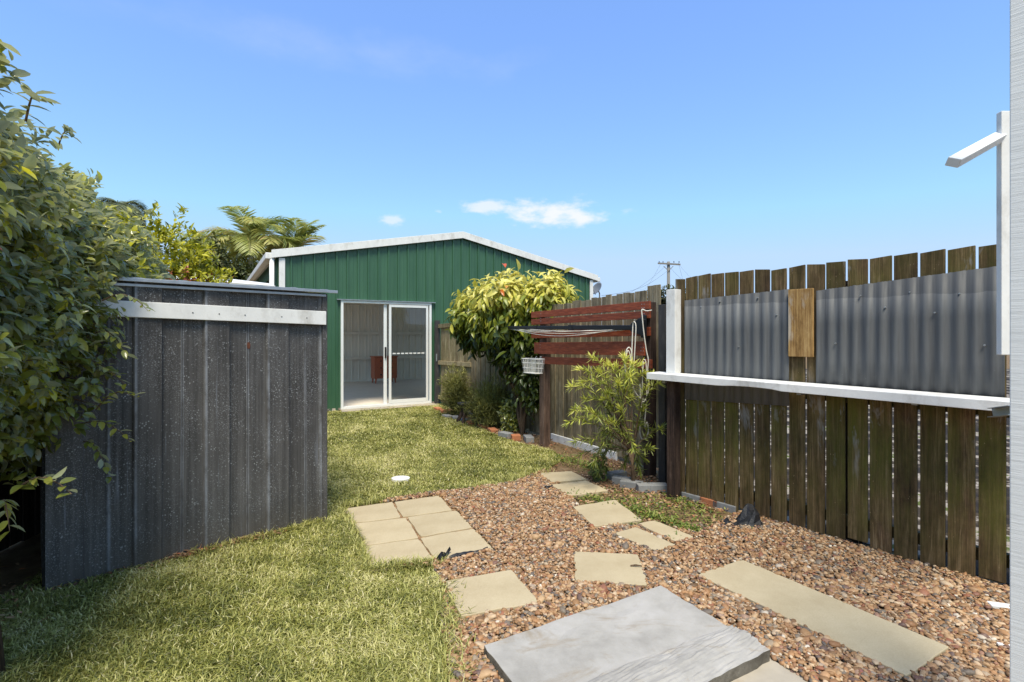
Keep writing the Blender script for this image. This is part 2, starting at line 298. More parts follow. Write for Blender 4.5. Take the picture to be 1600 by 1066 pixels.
def blades(P, D, B, L, Wd):
    """narrow blades: P base, D lean dir at tip, B sideways, 5 verts"""
    n = len(P); L = L[:, None]; Wd = Wd[:, None]; B = unit(B); V = np.zeros((n, 5, 3))
    up = np.zeros_like(P); up[:, 2] = 1; mid = P+unit(up*.9+D*.6)*L*.5; tip = P+unit(up*.45+D)*L
    V[:, 0] = P-B*Wd*.5; V[:, 1] = P+B*Wd*.5; V[:, 2] = mid+B*Wd*.45; V[:, 3] = mid-B*Wd*.45; V[:, 4] = tip
    base = (np.arange(n)*5)[:, None]
    return V.reshape(-1, 3), (np.concatenate([(np.array([0, 1, 2, 3])[None]+base).ravel(), (np.array([3, 2, 4])[None]+base).ravel()]), np.concatenate([np.full(n, 4), np.full(n, 3)])), 5
def inpoly(P, poly):
    x, y = P[:, 0], P[:, 1]; r = np.zeros(len(P), bool); n = len(poly)
    for i in range(n):
        x1, y1 = poly[i][:2]; x2, y2 = poly[(i+1) % n][:2]
        c = ((y1 > y) != (y2 > y)) & (x < (x2-x1)*(y-y1)/(y2-y1+1e-12)+x1); r ^= c
    return r
def vnoise(P, s, seed=0):
    """smooth pseudo noise 0..1"""
    q = P*s; r = np.zeros(len(P)); g = np.random.default_rng(seed)
    for k in range(6):
        a = g.normal(size=P.shape[1]); a /= np.linalg.norm(a); r += np.sin(q@a*(1+.35*k)+g.uniform(0, 6.28)+1.3*np.sin(q@g.normal(size=P.shape[1])*.7))
    return .5+.5*np.tanh(r/2.2)

def blob_leaves(name, ells, n, L, Wd, mat, parent, colf, shell=(.72, 1.06), droopdir=.35, fold=.22, droop=.25, reject=None, seed=1, gap=.0, seeddir=None, noise_s=2.2, amp=.22, clump=0):
    g = np.random.default_rng(seed); vol = np.array([e[1][0]*e[1][1]+e[1][1]*e[1][2]+e[1][0]*e[1][2] for e in ells]); vol = vol/vol.sum()
    Ps, Ns = [], []
    for i, (c, r) in enumerate(ells):
        m = int(n*vol[i]*1.6); u = unit(g.normal(size=(m, 3))); k = g.uniform(shell[0]**3, shell[1]**3, m)**(1/3)
        c = np.array(c); r = np.array(r); k = k*(1+amp*(vnoise(u*3+i, noise_s, seed)-.5)*2)
        p = c+u*r*k[:, None]; keep = np.ones(m, bool)
        for j, (c2, r2) in enumerate(ells):
            if j != i: keep &= (((p-np.array(c2))/np.array(r2))**2).sum(1) > shell[0]**2*.8
        if gap: keep &= vnoise(p, 5.5, seed+3) > gap
        Ps.append(p[keep]); Ns.append(unit((u/r)[keep]))
    P = np.concatenate(Ps); N = np.concatenate(Ns)
    if reject is not None: k = ~reject(P); P, N = P[k], N[k]
    if clump:                                            # gather leaves round twig ends
        q = g.integers(0, len(P), len(P)//clump); nq = g.integers(0, len(q), len(P)); cen = P[q][nq]; N = N[q][nq]
        P = cen+g.normal(size=P.shape)*L*.35
    m = len(P); D = unit(N*.8+g.normal(size=(m, 3))*.75+np.array([0, 0, -droopdir])); U = unit(N*.5+np.array([0, 0, .8])+g.normal(size=(m, 3))*.35)
    s = g.uniform(.6, 1.25, m); V, Fa, k = leaves(P, D, U, L*s, Wd*s*g.uniform(.85, 1.15, m), fold, droop)
    col = np.clip(colf(P, N, g), 0, 1)
    return mesh_obj(name, V, Fa, mat, parent, rnd=np.repeat(col, k), smooth=True)

# ------------------------------------------------------------------ camera, light, sky
cam = bpy.data.cameras.new('camera'); co = bpy.data.objects.new('camera', cam); C.objects.link(co); sc.camera = co
co.location = (0, 0, H); co.rotation_euler = (R(90), 0, 0); cam.lens = 18; cam.sensor_width = 36; cam.shift_y = -(533-HY)/1600; cam.clip_end = 3000; cam.clip_start = .05
sdir = np.array([.10, -.99, 0.]); sdir /= np.linalg.norm(sdir); EL = R(62)
sv = np.array([sdir[0]*math.cos(EL), sdir[1]*math.cos(EL), math.sin(EL)])
sun = bpy.data.lights.new('sun', 'SUN'); so = bpy.data.objects.new('sun', sun); C.objects.link(so); sun.energy = 2.7; sun.angle = R(24); sun.color = (1, .92, .78)
import mathutils
so.rotation_euler = mathutils.Vector(sv).to_track_quat('Z', 'Y').to_euler(); so.location = (0, 0, 30)
w = bpy.data.worlds.new('World'); sc.world = w; w.use_nodes = True; nt = w.node_tree; bg = nt.nodes['Background']
def wn(t): return nt.nodes.new(t)
sky = wn('ShaderNodeTexSky'); sky.sky_type = 'NISHITA'; sky.sun_disc = False; sky.sun_elevation = EL; sky.sun_rotation = math.atan2(sdir[0], sdir[1]); sky.air_density = 1.0; sky.dust_density = .3; sky.ozone_density = 1.2
tc = wn('ShaderNodeTexCoord')
def wmath(op, a, b=0, c=None):
    m = wn('ShaderNodeMath'); m.operation = op
    for i, v in enumerate((a, b, c)):
        if v is None: continue
        if hasattr(v, 'links'): nt.links.new(v, m.inputs[i])
        else: m.inputs[i].default_value = v
    return m.outputs[0]
def cloud(px, py, rx, ry, seedv, nscale, th0, th1, stren):
    d = np.array([(px-800)/F, 1, (HY-py)/F]); d /= np.linalg.norm(d)
    mp = wn('ShaderNodeMapping'); nt.links.new(tc.outputs['Generated'], mp.inputs[0]); mp.inputs['Location'].default_value = (-d[0]/rx, -d[1]/(rx*3), -d[2]/ry)
    mp.inputs['Scale'].default_value = (1/rx, 1/(rx*3), 1/ry)
    ln = wn('ShaderNodeVectorMath'); ln.operation = 'LENGTH'; nt.links.new(mp.outputs[0], ln.inputs[0])
    mp2 = wn('ShaderNodeMapping'); nt.links.new(tc.outputs['Generated'], mp2.inputs[0]); mp2.inputs['Scale'].default_value = (nscale, nscale, nscale*2.2); mp2.inputs['Location'].default_value = (seedv, 0, 0)
    no = wn('ShaderNodeTexNoise'); nt.links.new(mp2.outputs[0], no.inputs[0]); no.inputs['Scale'].default_value = 1; no.inputs['Detail'].default_value = 7; no.inputs['Roughness'].default_value = .6
    f = wmath('ADD', wmath('SUBTRACT', 1, ln.outputs['Value']), wmath('MULTIPLY', wmath('SUBTRACT', no.outputs['Fac'], .5), 2.2))
    mr = wn('ShaderNodeMapRange'); mr.interpolation_type = 'SMOOTHSTEP'; nt.links.new(f, mr.inputs[0]); mr.inputs[1].default_value = th0; mr.inputs[2].default_value = th1; mr.inputs[3].default_value = 0; mr.inputs[4].default_value = stren
    return mr.outputs[0]
tint = wn('ShaderNodeMix'); tint.data_type = 'RGBA'; tint.blend_type = 'MULTIPLY'; tint.inputs[0].default_value = 1; gm = wn('ShaderNodeGamma'); gm.inputs[1].default_value = .7; nt.links.new(sky.outputs[0], gm.inputs[0]); nt.links.new(gm.outputs[0], tint.inputs[6]); tint.inputs[7].default_value = (.93, 1.26, 1.85, 1)
dk = wn('ShaderNodeMix'); dk.data_type = 'RGBA'; dk.blend_type = 'DARKEN'; dk.inputs[0].default_value = 1; nt.links.new(tint.outputs[2], dk.inputs[6]); dk.inputs[7].default_value = (2.2, 3.08, 4.3, 1)
cur = dk.outputs[2]
CLD = (4.0, 4.05, 4.3, 1)
for a in ((868, 332, .135, .034, 3.1, 13, .1, .75, .9), (765, 322, .06, .018, 5.3, 20, .1, .8, .7), (612, 344, .028, .014, 1.7, 26, .1, .9, .55), (685, 331, .012, .006, 2.2, 40, .2, .9, .3), (600, 85, .30, .045, 8.4, 5, .1, 1.3, .15), (300, 40, .4, .05, 4.4, 5, .3, 1.7, .1)):
    mx = wn('ShaderNodeMix'); mx.data_type = 'RGBA'; nt.links.new(cloud(*a), mx.inputs[0]); nt.links.new(cur, mx.inputs[6]); mx.inputs[7].default_value = CLD; cur = mx.outputs[2]
nt.links.new(cur, bg.inputs[0]); bg.inputs[1].default_value = .12
sc.view_settings.view_transform = 'Standard'; sc.view_settings.look = 'None'; sc.view_settings.exposure = 1.03; sc.view_settings.gamma = 1
sc.render.engine = 'CYCLES'

# ------------------------------------------------------------------ key lines in plan
NA, NB = (2.74, 2.88), (1.476, 4.54)                  # near fence
FA, FB = (1.53, 5.33), (-1.51, 10.6)                  # far fence
SD = np.array([.86, .51]); SD /= np.linalg.norm(SD); SN = np.array([-SD[1], SD[0]])   # green shed: along, into
S0 = np.array([-4.184, 9.195]); SW, SDP = 7.2, 5.6
def SH(s, d, z): p = S0+SD*s+SN*d; return np.array([p[0], p[1], z])
ZA, ZB = np.array([-2.59, 2.84]), np.array([-1.435, 3.92])   # zinc shed front
ZD = (ZB-ZA)/np.linalg.norm(ZB-ZA); ZN = np.array([-ZD[1], ZD[0]])   # along, into (away from viewer)
ZL = float(np.linalg.norm(ZB-ZA)); ZDEP = 1.5
def ZS(s, d, z): p = ZA+ZD*s+ZN*d; return np.array([p[0], p[1], z])

# ------------------------------------------------------------------ ground
o = mesh_obj('ground', [(-600, -200, 0), (600, -200, 0), (600, 1200, 0), (-600, 1200, 0)], [(0, 1, 2, 3)], MT['soil'], origin=(0, 0, 0)); tag(o, kind='structure')
def sheet(name, poly, z, mat): o = mesh_obj(name, [(p[0], p[1], z) for p in poly], [tuple(range(len(poly)))], mat, origin=(0, 0, 0)); tag(o, kind='structure'); return o
lawn_poly = [G(690, 2600)[:2], G(700, 1250)[:2], G(702, 1060)[:2], G(690, 985)[:2], G(698, 925)[:2], G(675, 888)[:2], G(590, 898)[:2], G(572, 860)[:2], G(545, 812)[:2], G(530, 796)[:2], G(610, 782)[:2], G(688, 772)[:2], G(735, 768)[:2], G(800, 757)[:2], G(850, 738)[:2],
             G(882, 718)[:2], G(862, 704)[:2], G(835, 699)[:2], G(800, 690)[:2], G(745, 667)[:2], G(690, 646)[:2], SH(3.55, -.12, 0)[:2], SH(0, -.1, 0)[:2], (-4.6, 7.0), (-3.2, 5.3), (-2.75, 2.8), (-2.9, 1.0), (-2.5, .3)]
gravel_poly = [G(690, 2600)[:2], G(700, 1250)[:2], G(702, 1060)[:2], G(690, 985)[:2], G(698, 925)[:2], G(675, 888)[:2], G(590, 894)[:2], G(545, 812)[:2], G(610, 783)[:2], G(688, 772)[:2], G(735, 768)[:2], G(800, 757)[:2], G(850, 738)[:2], G(866, 752)[:2],
               G(885, 775)[:2], G(900, 790)[:2], G(935, 822)[:2], G(985, 826)[:2], G(1030, 822)[:2], G(1090, 838)[:2], G(1130, 818)[:2], G(1165, 800)[:2], LN(1195, NA, NB), LN(1600, NA, NB), (4.2, .9), (3.0, .5)]
sheet('lawn', lawn_poly, .006, MT['turf']); sheet('gravel_path', gravel_poly, .010, MT['gravelbed'])
nb = [LN(1900, NA, NB)+np.array([.1, 0]), LN(1062, NA, NB)+np.array([.1, .1]), FA+np.array([.15, .1]), FB+np.array([.6, .3]), (6, 22), (30, 22), (30, -5), (6, -5)]
sheet('neighbour_yard', nb, .006, MT['yard'])

def frustum(P, m=90):
    px = 800+F*P[:, 0]/np.maximum(P[:, 1], .05); return (px > -m) & (px < 1600+m)
pavers = [((535, 795), (613, 784), (627, 808), (551, 817)), ((616, 784), (687, 774), (706, 797), (629, 807.5)), ((551, 818), (635, 809), (654, 840), (571, 852)),
          ((637, 808), (714, 797.5), (739, 824), (657, 838.5)), ((571, 853), (654, 841.5), (680, 876.5), (578, 893)), ((656, 840.5), (741, 825.5), (773, 860), (682, 876)),
          ((841, 739), (893, 736), (917.5, 748.5), (863, 753.5)), ((860, 757.5), (916, 750.5), (950.5, 766.3), (889.5, 774.5)), ((894.4, 791.5), (961.5, 780.5), (1003, 812), (928.5, 822.7)),
          ((995.6, 818), (1023.7, 813), (1086, 839), (1054, 846)), ((960, 833), (993, 823), (1056.6, 851), (1023.7, 861.5)), ((897.6, 861), (997, 866), (1012.7, 914.6), (898, 906)),
          ((695, 907), (799, 890), (842.7, 940), (719.5, 963)), ((1090, 897), (1160, 874), (1483, 1010), (1417, 1056))]
pz = [.02]*6+[.03, .032, .035, .03, .03, .035, .04, .035]
PV = [[G(x, y, z)[:2] for x, y in q] for q, z in zip(pavers, pz)]
slab_top = [G(756, 1008, .07)[:2], G(1032, 914, .07)[:2], G(1195, 1014, .07)[:2]]
slab_top.append(slab_top[0]+slab_top[2]-slab_top[1])
e = slab_top[2]-slab_top[1]
low_slab = [slab_top[3]-e*.5, slab_top[2]-e*.35+np.array([.03, .01]), slab_top[2]+e*1.2+np.array([.05, .0]), slab_top[3]+e*1.2]
patch_hull = [PV[0][0], PV[1][1], PV[3][1], PV[5][2], PV[5][3], PV[4][3], PV[4][0], PV[2][0]]
solid_polys = PV+[slab_top, low_slab, patch_hull]

# pebbles
def icos(sub):
    ph = (1+5**.5)/2
    v = [(-1, ph, 0), (1, ph, 0), (-1, -ph, 0), (1, -ph, 0), (0, -1, ph), (0, 1, ph), (0, -1, -ph), (0, 1, -ph), (ph, 0, -1), (ph, 0, 1), (-ph, 0, -1), (-ph, 0, 1)]
    f = [(0, 11, 5), (0, 5, 1), (0, 1, 7), (0, 7, 10), (0, 10, 11), (1, 5, 9), (5, 11, 4), (11, 10, 2), (10, 7, 6), (7, 1, 8), (3, 9, 4), (3, 4, 2), (3, 2, 6), (3, 6, 8), (3, 8, 9), (4, 9, 5), (2, 4, 11), (6, 2, 10), (8, 6, 7), (9, 8, 1)]
    v = [np.array(p)/np.linalg.norm(p) for p in v]
    for _ in range(sub):
        c = {}; nf = []
        def mid(a, b):
            k = (min(a, b), max(a, b))
            if k not in c: m = v[a]+v[b]; v.append(m/np.linalg.norm(m)); c[k] = len(v)-1
            return c[k]
        for a, b, d in f: x, y, z = mid(a, b), mid(b, d), mid(d, a); nf += [(a, x, z), (b, y, x), (d, z, y), (x, y, z)]
        f = nf
    return np.array(v), np.array(f)
def pebbles(P, rad, sub, g):
    V0, F0 = icos(sub); n = len(P); k = len(V0)
    sc3 = rad[:, None]*np.stack([g.uniform(.95, 1.5, n), g.uniform(.7, 1.05, n), g.uniform(.45, .7, n)], 1)
    V = V0[None]*(1+g.normal(0, .1, (n, k, 1)))*sc3[:, None]
    a = g.uniform(0, 6.28, n); tl = g.normal(0, .35, n); c, s = np.cos(tl)[:, None], np.sin(tl)[:, None]
    x, z = V[..., 0]*c-V[..., 2]*s, V[..., 0]*s+V[..., 2]*c; c, s = np.cos(a)[:, None], np.sin(a)[:, None]
    V = np.stack([x*c-V[..., 1]*s, x*s+V[..., 1]*c, z], -1)+P[:, None]
    Fi = (F0.ravel()[None]+(np.arange(n)*k)[:, None]).ravel(); return V.reshape(-1, 3), Fi, k
def scatter(poly, dens, g, exclude=(), far=None, near=.3):
    q = np.array(poly); lo, hi = q.min(0), q.max(0); lo = np.maximum(lo, [-6, near]); hi = np.minimum(hi, [6, far or 99])
    n = int((hi[0]-lo[0])*(hi[1]-lo[1])*dens); P = g.uniform(lo, hi, (n, 2)); k = inpoly(P, poly) & frustum(P)
    for e in exclude: k &= ~inpoly(P, e)
    return P[k]
g = np.random.default_rng(5); VV, FF, RR = [], [], []; off = 0
for (y0, y1, dens, rad, sub) in ((1.2, 2.9, 9500, .0088, 1), (2.9, 9, 8200, .0090, 0)):
    P = scatter(gravel_poly, dens, g, solid_polys, far=y1, near=y0)
    # overflow into the soil strip, sparse
    z = .012+g.uniform(0, .016, len(P))+.012*vnoise(P, 4, 9); r = rad*np.exp(g.normal(0, .36, len(P)))
    v, f, k = pebbles(np.column_stack([P, z]), r, sub, g); VV.append(v); FF.append(f+off); off += len(v)
    RR.append(np.repeat(np.clip(g.uniform(0, 1, len(P)), 0, 1), k))
mulch_poly = [G(862, 704)[:2], G(882, 718)[:2], G(850, 738)[:2], G(866, 752)[:2], G(885, 775)[:2], G(935, 822)[:2], G(1030, 822)[:2], G(1090, 838)[:2], G(1130, 818)[:2], G(1165, 800)[:2], LN(1195, NA, NB), LN(1070, NA, NB), (1.45, 5.3), (.7, 6.7), (-1.4, 10.4), SH(3.55, -.15, 0)[:2], G(690, 646)[:2], G(745, 667)[:2], G(800, 690)[:2]]
P = scatter(mulch_poly, 1100, g, solid_polys); P = P[vnoise(P, 1.7, 3) > .35]
v, f, k = pebbles(np.column_stack([P, np.full(len(P), .008)]), .010*np.exp(g.normal(0, .3, len(P))), 0, g); VV.append(v); FF.append(f+off); RR.append(np.repeat(g.uniform(0, 1, len(P)), k))
FF = np.concatenate(FF)
o = mesh_obj('gravel', np.concatenate(VV), (FF, np.full(len(FF)//3, 3)), MT['pebble'], rnd=np.concatenate(RR), smooth=True, origin=(0, 0, 0))
tag(o, 'loose brown and tan river pebbles covering the path beside the mossy fence', 'gravel', kind='stuff')

# grass
VV, LF, LS, RR = [], [], [], []; off = 0
for (y0, y1, dens, L, Wd) in ((.9, 2.4, 22000, .042, .0042), (2.4, 4, 15000, .040, .005), (4, 6.5, 8500, .038, .0065), (6.5, 12, 5200, .036, .009)):
    P = scatter(lawn_poly, dens, g, solid_polys[6:-1], far=y1, near=y0)
    ins = np.zeros(len(P), bool)
    for q in PV[:6]: ins |= inpoly(P, q)
    P = P[~ins]; sd = (P-ZA)@ZD; dd = (P-ZA)@ZN; P = P[~((sd > 0) & (sd < ZL) & (dd > .01))]
    n = len(P); a = g.uniform(0, 6.28, n)+1.2*vnoise(P, 3, 2); D = np.column_stack([np.cos(a), np.sin(a), np.zeros(n)])*g.uniform(.3, 1.4, n)[:, None]
    B = np.column_stack([-np.sin(a), np.cos(a), g.normal(0, .2, n)]); p3 = np.column_stack([P, np.full(n, .004)])
    tall = 1+.5*(vnoise(P, 5, 4)-.5)
    V, (li, sz), k = blades(p3, D, B, L*g.uniform(.5, 1.4, n)*tall, Wd*g.uniform(.7, 1.3, n)); VV.append(V); LF.append(li+off); LS.append(sz); off += len(V)
    c = .2+.36*vnoise(P, 1.6, 6)+.34*(vnoise(P, 7, 7)-.4)+g.normal(0, .21, n); c = np.where(g.random(n) < .06, g.uniform(.8, 1, n), c); RR.append(np.repeat(np.clip(c, 0, 1), k))
o = mesh_obj('grass', np.concatenate(VV), (np.concatenate(LF), np.concatenate(LS)), MT['grass'], rnd=np.concatenate(RR), origin=(0, 0, 0))
tag(o, 'short yellowish green turf running from the zinc shed to the glass door', 'grass', kind='stuff')
# longer tufts over paver edges and along the shed
def tuft_mesh(name, P, L, Wd, mat, label, cat, cf=lambda n: g.uniform(.1, .8, n)):
    n = len(P); a = g.uniform(0, 6.28, n); D = np.column_stack([np.cos(a), np.sin(a), np.zeros(n)])*g.uniform(.2, 1.1, n)[:, None]
    V, Fa, k = blades(np.column_stack([P, np.full(n, .004)]), D, np.column_stack([-np.sin(a), np.cos(a), 0*a]), L*g.uniform(.5, 1.3, n), np.full(n, Wd))
    return tag(mesh_obj(name, V, Fa, mat, rnd=np.repeat(cf(n), k), origin=(0, 0, 0)), label, cat, kind='stuff')
def edge(a, b, n, s): t = g.uniform(0, 1, n)[:, None]; return np.array(a)*(1-t)+np.array(b)*t+g.normal(0, s, (n, 2))
P = np.concatenate([edge(G(300, 872)[:2], G(507, 818)[:2], 600, .02), edge(G(575, 896)[:2], G(685, 884)[:2], 700, .025), edge(G(535, 800)[:2], G(575, 892)[:2], 700, .02), edge(G(535, 795)[:2], G(687, 772)[:2], 500, .02), edge(G(697, 925)[:2], G(702, 1066)[:2], 900, .045), edge(G(740, 768)[:2], G(850, 738)[:2], 700, .06), edge(G(702, 1066)[:2], G(700, 1250)[:2], 500, .04), scatter(lawn_poly, 60, g, solid_polys[:-1], far=4)])
tuft_mesh('grass', P, .075, .005, MT['grass'], 'longer grass tufts growing over the edges of the pale pavers', 'grass')
P = np.concatenate([edge(G(880, 772)[:2], G(1000, 800)[:2], 500, .06), edge(G(960, 775)[:2], G(1120, 820)[:2], 420, .11), edge(G(1000, 800)[:2], G(1090, 835)[:2], 500, .05), edge(G(870, 715)[:2], G(950, 740)[:2], 700, .08), edge(G(1050, 850)[:2], G(1062, 838)[:2], 60, .015), edge(G(985, 822)[:2], G(1000, 815)[:2], 60, .02), edge(G(1040, 775)[:2], G(1100, 800)[:2], 200, .06)])
V = np.column_stack([P, np.full(len(P), .015)]); n = len(P); D = np.column_stack([g.normal(size=(n, 2)), g.uniform(.1, .9, n)]); v, Fa, k = leaves(V, D, np.tile([0, 0, 1.], (n, 1)), g.uniform(.02, .05, n), g.uniform(.008, .014, n))
tag(mesh_obj('weeds', v, Fa, MT['weed'], rnd=np.repeat(g.random(n), k), origin=(0, 0, 0)), 'low green weeds creeping over the bare soil beside the stepping stones', 'weeds', kind='stuff')
P = edge(ZA+ZD*.55-ZN*.03, ZA+ZD*1.25-ZN*.03, 420, .012)
tuft_mesh('dry_grass', P, .05, .005, MT['dead'], 'strip of dead orange grass along the foot of the zinc shed', 'dry grass', lambda n: g.uniform(.5, 1, n))
# dead leaves and twigs
P = np.concatenate([scatter(mulch_poly, 420, g, solid_polys), edge(ZA, ZA+ZD*1.3, 120, .02)+np.array([.03, -.03]), edge((-2.75, 1.6), (-2.75, 2.8), 900, .2), edge(LN(1200, NA, NB)-np.array([.1, .06]), LN(1560, NA, NB)-np.array([.1, .06]), 90, .06), edge(ZA+ZD*.6-ZN*.01, ZA+ZD*1.2-ZN*.01, 260, .015)])
n = len(P); V = np.column_stack([P, g.uniform(.015, .035, n)]); D = np.column_stack([g.normal(size=(n, 2)), g.normal(0, .25, n)]); v, Fa, k = leaves(V, D, np.tile([0, 0, 1.], (n, 1))+g.normal(0, .4, (n, 3)), g.uniform(.02, .055, n), g.uniform(.006, .016, n))
tag(mesh_obj('leaf_litter', v, Fa, MT['dead'], rnd=np.repeat(g.random(n), k), origin=(0, 0, 0)), 'dry brown leaf litter on the soil under the fences and hedge', 'leaf litter', kind='stuff')

# ------------------------------------------------------------------ pavers, slabs
plab = ['square sand coloured paver at the far left corner of the six-paver patch', 'square sand coloured paver at the far right corner of the six-paver patch', 'middle left paver of the six-paver patch, beside the lawn', 'middle right paver of the six-paver patch, beside the gravel',
        'front left paver of the six-paver patch with grass over its edge', 'front right paver of the six-paver patch, next to the torn black strip',
        'farthest stepping stone on the right, touching the lawn edge', 'second farthest stepping stone, just in front of the one at the lawn edge', 'lone square stepping stone between the two pairs of stepping stones', 'narrow stepping stone half nearer the fence, with a weed at its corner', 'narrow stepping stone half nearer the gravel',
        'skewed stepping stone with a twig, behind the big concrete slab', 'square stepping stone between the lawn and the big concrete slab', 'long sand coloured stepping slab beside the mossy fence']
for i, (q, z) in enumerate(zip(PV, pz)):
    c = sum(q)/4; m = MB(); pts = []
    for j in range(4):                                # slightly worn outline
        a, b = q[j], q[(j+1) % 4]
        for t in (0, .12, .33, .5, .66, .88): pts.append(a+(b-a)*t+(g.normal(0, .0028, 2) if t else (c-a)/np.linalg.norm(c-a)*g.uniform(0, .012)))
    m.prism(pts, -.02, z); o = m.build('paver', MT['paver'], bevel=.004)
    tag(o, plab[i], 'paver', 'pavers of the small patch' if i < 6 else 'stepping stones in the gravel')
def rough_slab(name, q, z0, z1, mat, n=14, amp=.006, ridge=None):
    """grid-topped slab with uneven top and chipped rim"""
    q = [np.array(p) for p in q]; V = []; Fa = []
    for i in range(n+1):
        for j in range(n+1):
            u, v = i/n, j/n; p = (q[0]*(1-u)+q[1]*u)*(1-v)+(q[3]*(1-u)+q[2]*u)*v; rim = i in (0, n) or j in (0, n)
            p = p+(g.normal(0, .004, 2) if rim else 0); z = z1+g.normal(0, amp*.2)
            if ridge: z += ridge(u, v)
            V.append((*p, z))
    for i in range(n):
        for j in range(n): a = i*(n+1)+j; Fa.append((a, a+1, a+n+2, a+n+1))
    ring = [i*(n+1) for i in range(n+1)]+[n*(n+1)+j for j in range(1, n+1)]+[i*(n+1)+n for i in range(n-1, -1, -1)]+[j for j in range(n-1, 0, -1)]
    b = len(V); V += [(V[k][0]+g.normal(0, .003), V[k][1]+g.normal(0, .003), z0) for k in ring]
    for k in range(len(ring)): Fa.append((ring[k], ring[(k+1) % len(ring)], b+(k+1) % len(ring), b+k))
    o = mesh_obj(name, V, [f[::-1] for f in Fa], mat, bevel=.004); o.data.materials.append(MT['roughcon'])
    for i, pl in enumerate(o.data.polygons):
        if i >= n*n: pl.material_index = 1
    return o
r = thing('concrete_slab', (*(sum(slab_top)/4), 0), 'big pale grey concrete slab with a rough mortar ridge in the foreground', 'slab')
o = rough_slab('slab_body', slab_top, .0, .07, MT['concrete']); o.parent = r; o.location = np.array(o.location)-np.array(r.location)
# mortar ridge along its near edge
m = MB(); q0, q1 = slab_top[0]+(slab_top[3]-slab_top[0])*.62, slab_top[1]+(slab_top[2]-slab_top[1])*.70
q2, q3 = slab_top[2], slab_top[3]; o = rough_slab('mortar_ridge', [q0, q1+(q1-q0)*.015, q2+(q2-q1)*.08+(q1-q0)*.01, q3+(q2-q1)*.08], .0, .073, MT['concrete'], n=24, amp=.008, ridge=lambda u, v: .014*math.sin(math.pi*min(1, v*1.05))+.002*math.sin(u*17+3*math.sin(v*5))*math.sin(v*9+u*4))
o.parent = r; o.location = np.array(o.location)-np.array(r.location); o['label'] = 'rough trowelled mortar ridge'
o = rough_slab('concrete_slab', low_slab, -.01, .022, MT['stain'], n=16); tag(o, 'low brown stained concrete slab under the big grey slab', 'slab')

# ------------------------------------------------------------------ green shed
def trim_profile_wall(m, P0, DIR, NOUT, segs, pitch=.2, h=.030, phase=0., lining=False):
    """ribbed wall; segs = list of (s0,s1,zbot(s),ztop(s)); ribs every pitch"""
    for s0, s1, zb, zt in segs:
        cuts = [s0]; k = math.floor((s0-phase)/pitch)-1
        prof = []
        while phase+k*pitch < s1+pitch:
            c = phase+k*pitch; prof += [(c-.022, 0), (c-.013, h), (c+.013, h), (c+.022, 0), (c+.085, 0), (c+.092, .004), (c+.108, .004), (c+.115, 0)]; k += 1
        xs = [p[0] for p in prof]; hs = [p[1] for p in prof]
        pts = [(s0, float(np.interp(s0, xs, hs)))]+[p for p in prof if s0 < p[0] < s1]+[(s1, float(np.interp(s1, xs, hs)))]
        V = []; Fa = []
        for i, (s, hh) in enumerate(pts):
            p = P0+DIR*s+NOUT*hh; V += [(p[0], p[1], zb(s)), (p[0], p[1], zt(s))]
            if i: a = 2*i; Fa.append((a-2, a, a+1, a-1))
        m.add(V, Fa, .5)
EV, AP = 2.86, 3.56
def ztop(s): return EV+(AP-EV)*(1-abs(s-SW/2)/(SW/2))
ds = LN(532, S0, S0+SD); de = LN(673, S0, S0+SD); d0 = float((ds-S0)@SD); d1 = float((de-S0)@SD); DZ0, DZ1 = .02, 2.10
shed = thing('green_garage', (*SH(SW/2, SDP/2, 0)[:2], 0), 'large green ribbed steel garage with white roof trim and glass sliding door', 'garage')
m = MB(); m_ = MB()
segs = [(0, d0, lambda s: 0, ztop), (d0, d1, lambda s: DZ1, ztop), (d1, SW/2, lambda s: 0, ztop), (SW/2, SW, lambda s: 0, ztop)]
trim_profile_wall(m, S0, SD, -SN, segs); 
bk = S0+SN*SDP; trim_profile_wall(m, bk, SD, SN, [(0, SW/2, lambda s: 0, ztop), (SW/2, 5.5, lambda s: 0, ztop), (5.5, 7.1, lambda s: 2.6, ztop), (7.1, SW, lambda s: 0, ztop)])  # unseen opening in the back wall, added to let daylight inside
trim_profile_wall(m, S0, SN, -SD, [(0, .6, lambda s: 0, lambda s: EV), (.6, 5.3, lambda s: 2.6, lambda s: EV), (5.3, SDP, lambda s: 0, lambda s: EV)])  # left wall opened out of view, invented to brighten the interior
R0 = S0+SD*SW; trim_profile_wall(m, R0, SN, SD, [(0, .6, lambda s: 0, lambda s: EV), (.6, 5.3, lambda s: 2.6, lambda s: EV), (5.3, SDP, lambda s: 0, lambda s: EV)])  # right wall opened likewise, an added inlet for daylight
m.build('cladding', MT['green'], shed)
# inner lining of back wall
trim_profile_wall(m_, S0+SN*(SDP-.05), SD, -SN, [(.02, 5.45, lambda s: 0.05, lambda s: EV-.05)], h=.02)
m_.build('lining', MT['lining'], shed, solid=.002); m_ = MB()
trim_profile_wall(m_, S0+SN*.07, SD, SN, [(.02, d0-.02, lambda s: .05, lambda s: EV-.05), (d1+.02, SW-.02, lambda s: .05, lambda s: EV-.05)], h=.015)
m_.build('lining', MT['lining'], shed, solid=.002)
m = MB()
for z in (.75, 1.5, 2.4): m.beam(SH(.05, SDP-.14, z), SH(5.45, SDP-.14, z), .06, .07); m.beam(SH(.05, SDP-.17, z+.02), SH(5.45, SDP-.17, z+.02), .015, .02)
m.build('wall_rail', MT['lining'], shed)
m = MB(); m.prism([SH(-.02, -.0, 0), SH(SW+.02, 0, 0), SH(SW+.02, SDP, 0), SH(-.02, SDP, 0)], .0, .05); m.build('floor_slab', MT['floor'], shed)
ov = .06
m = MB()
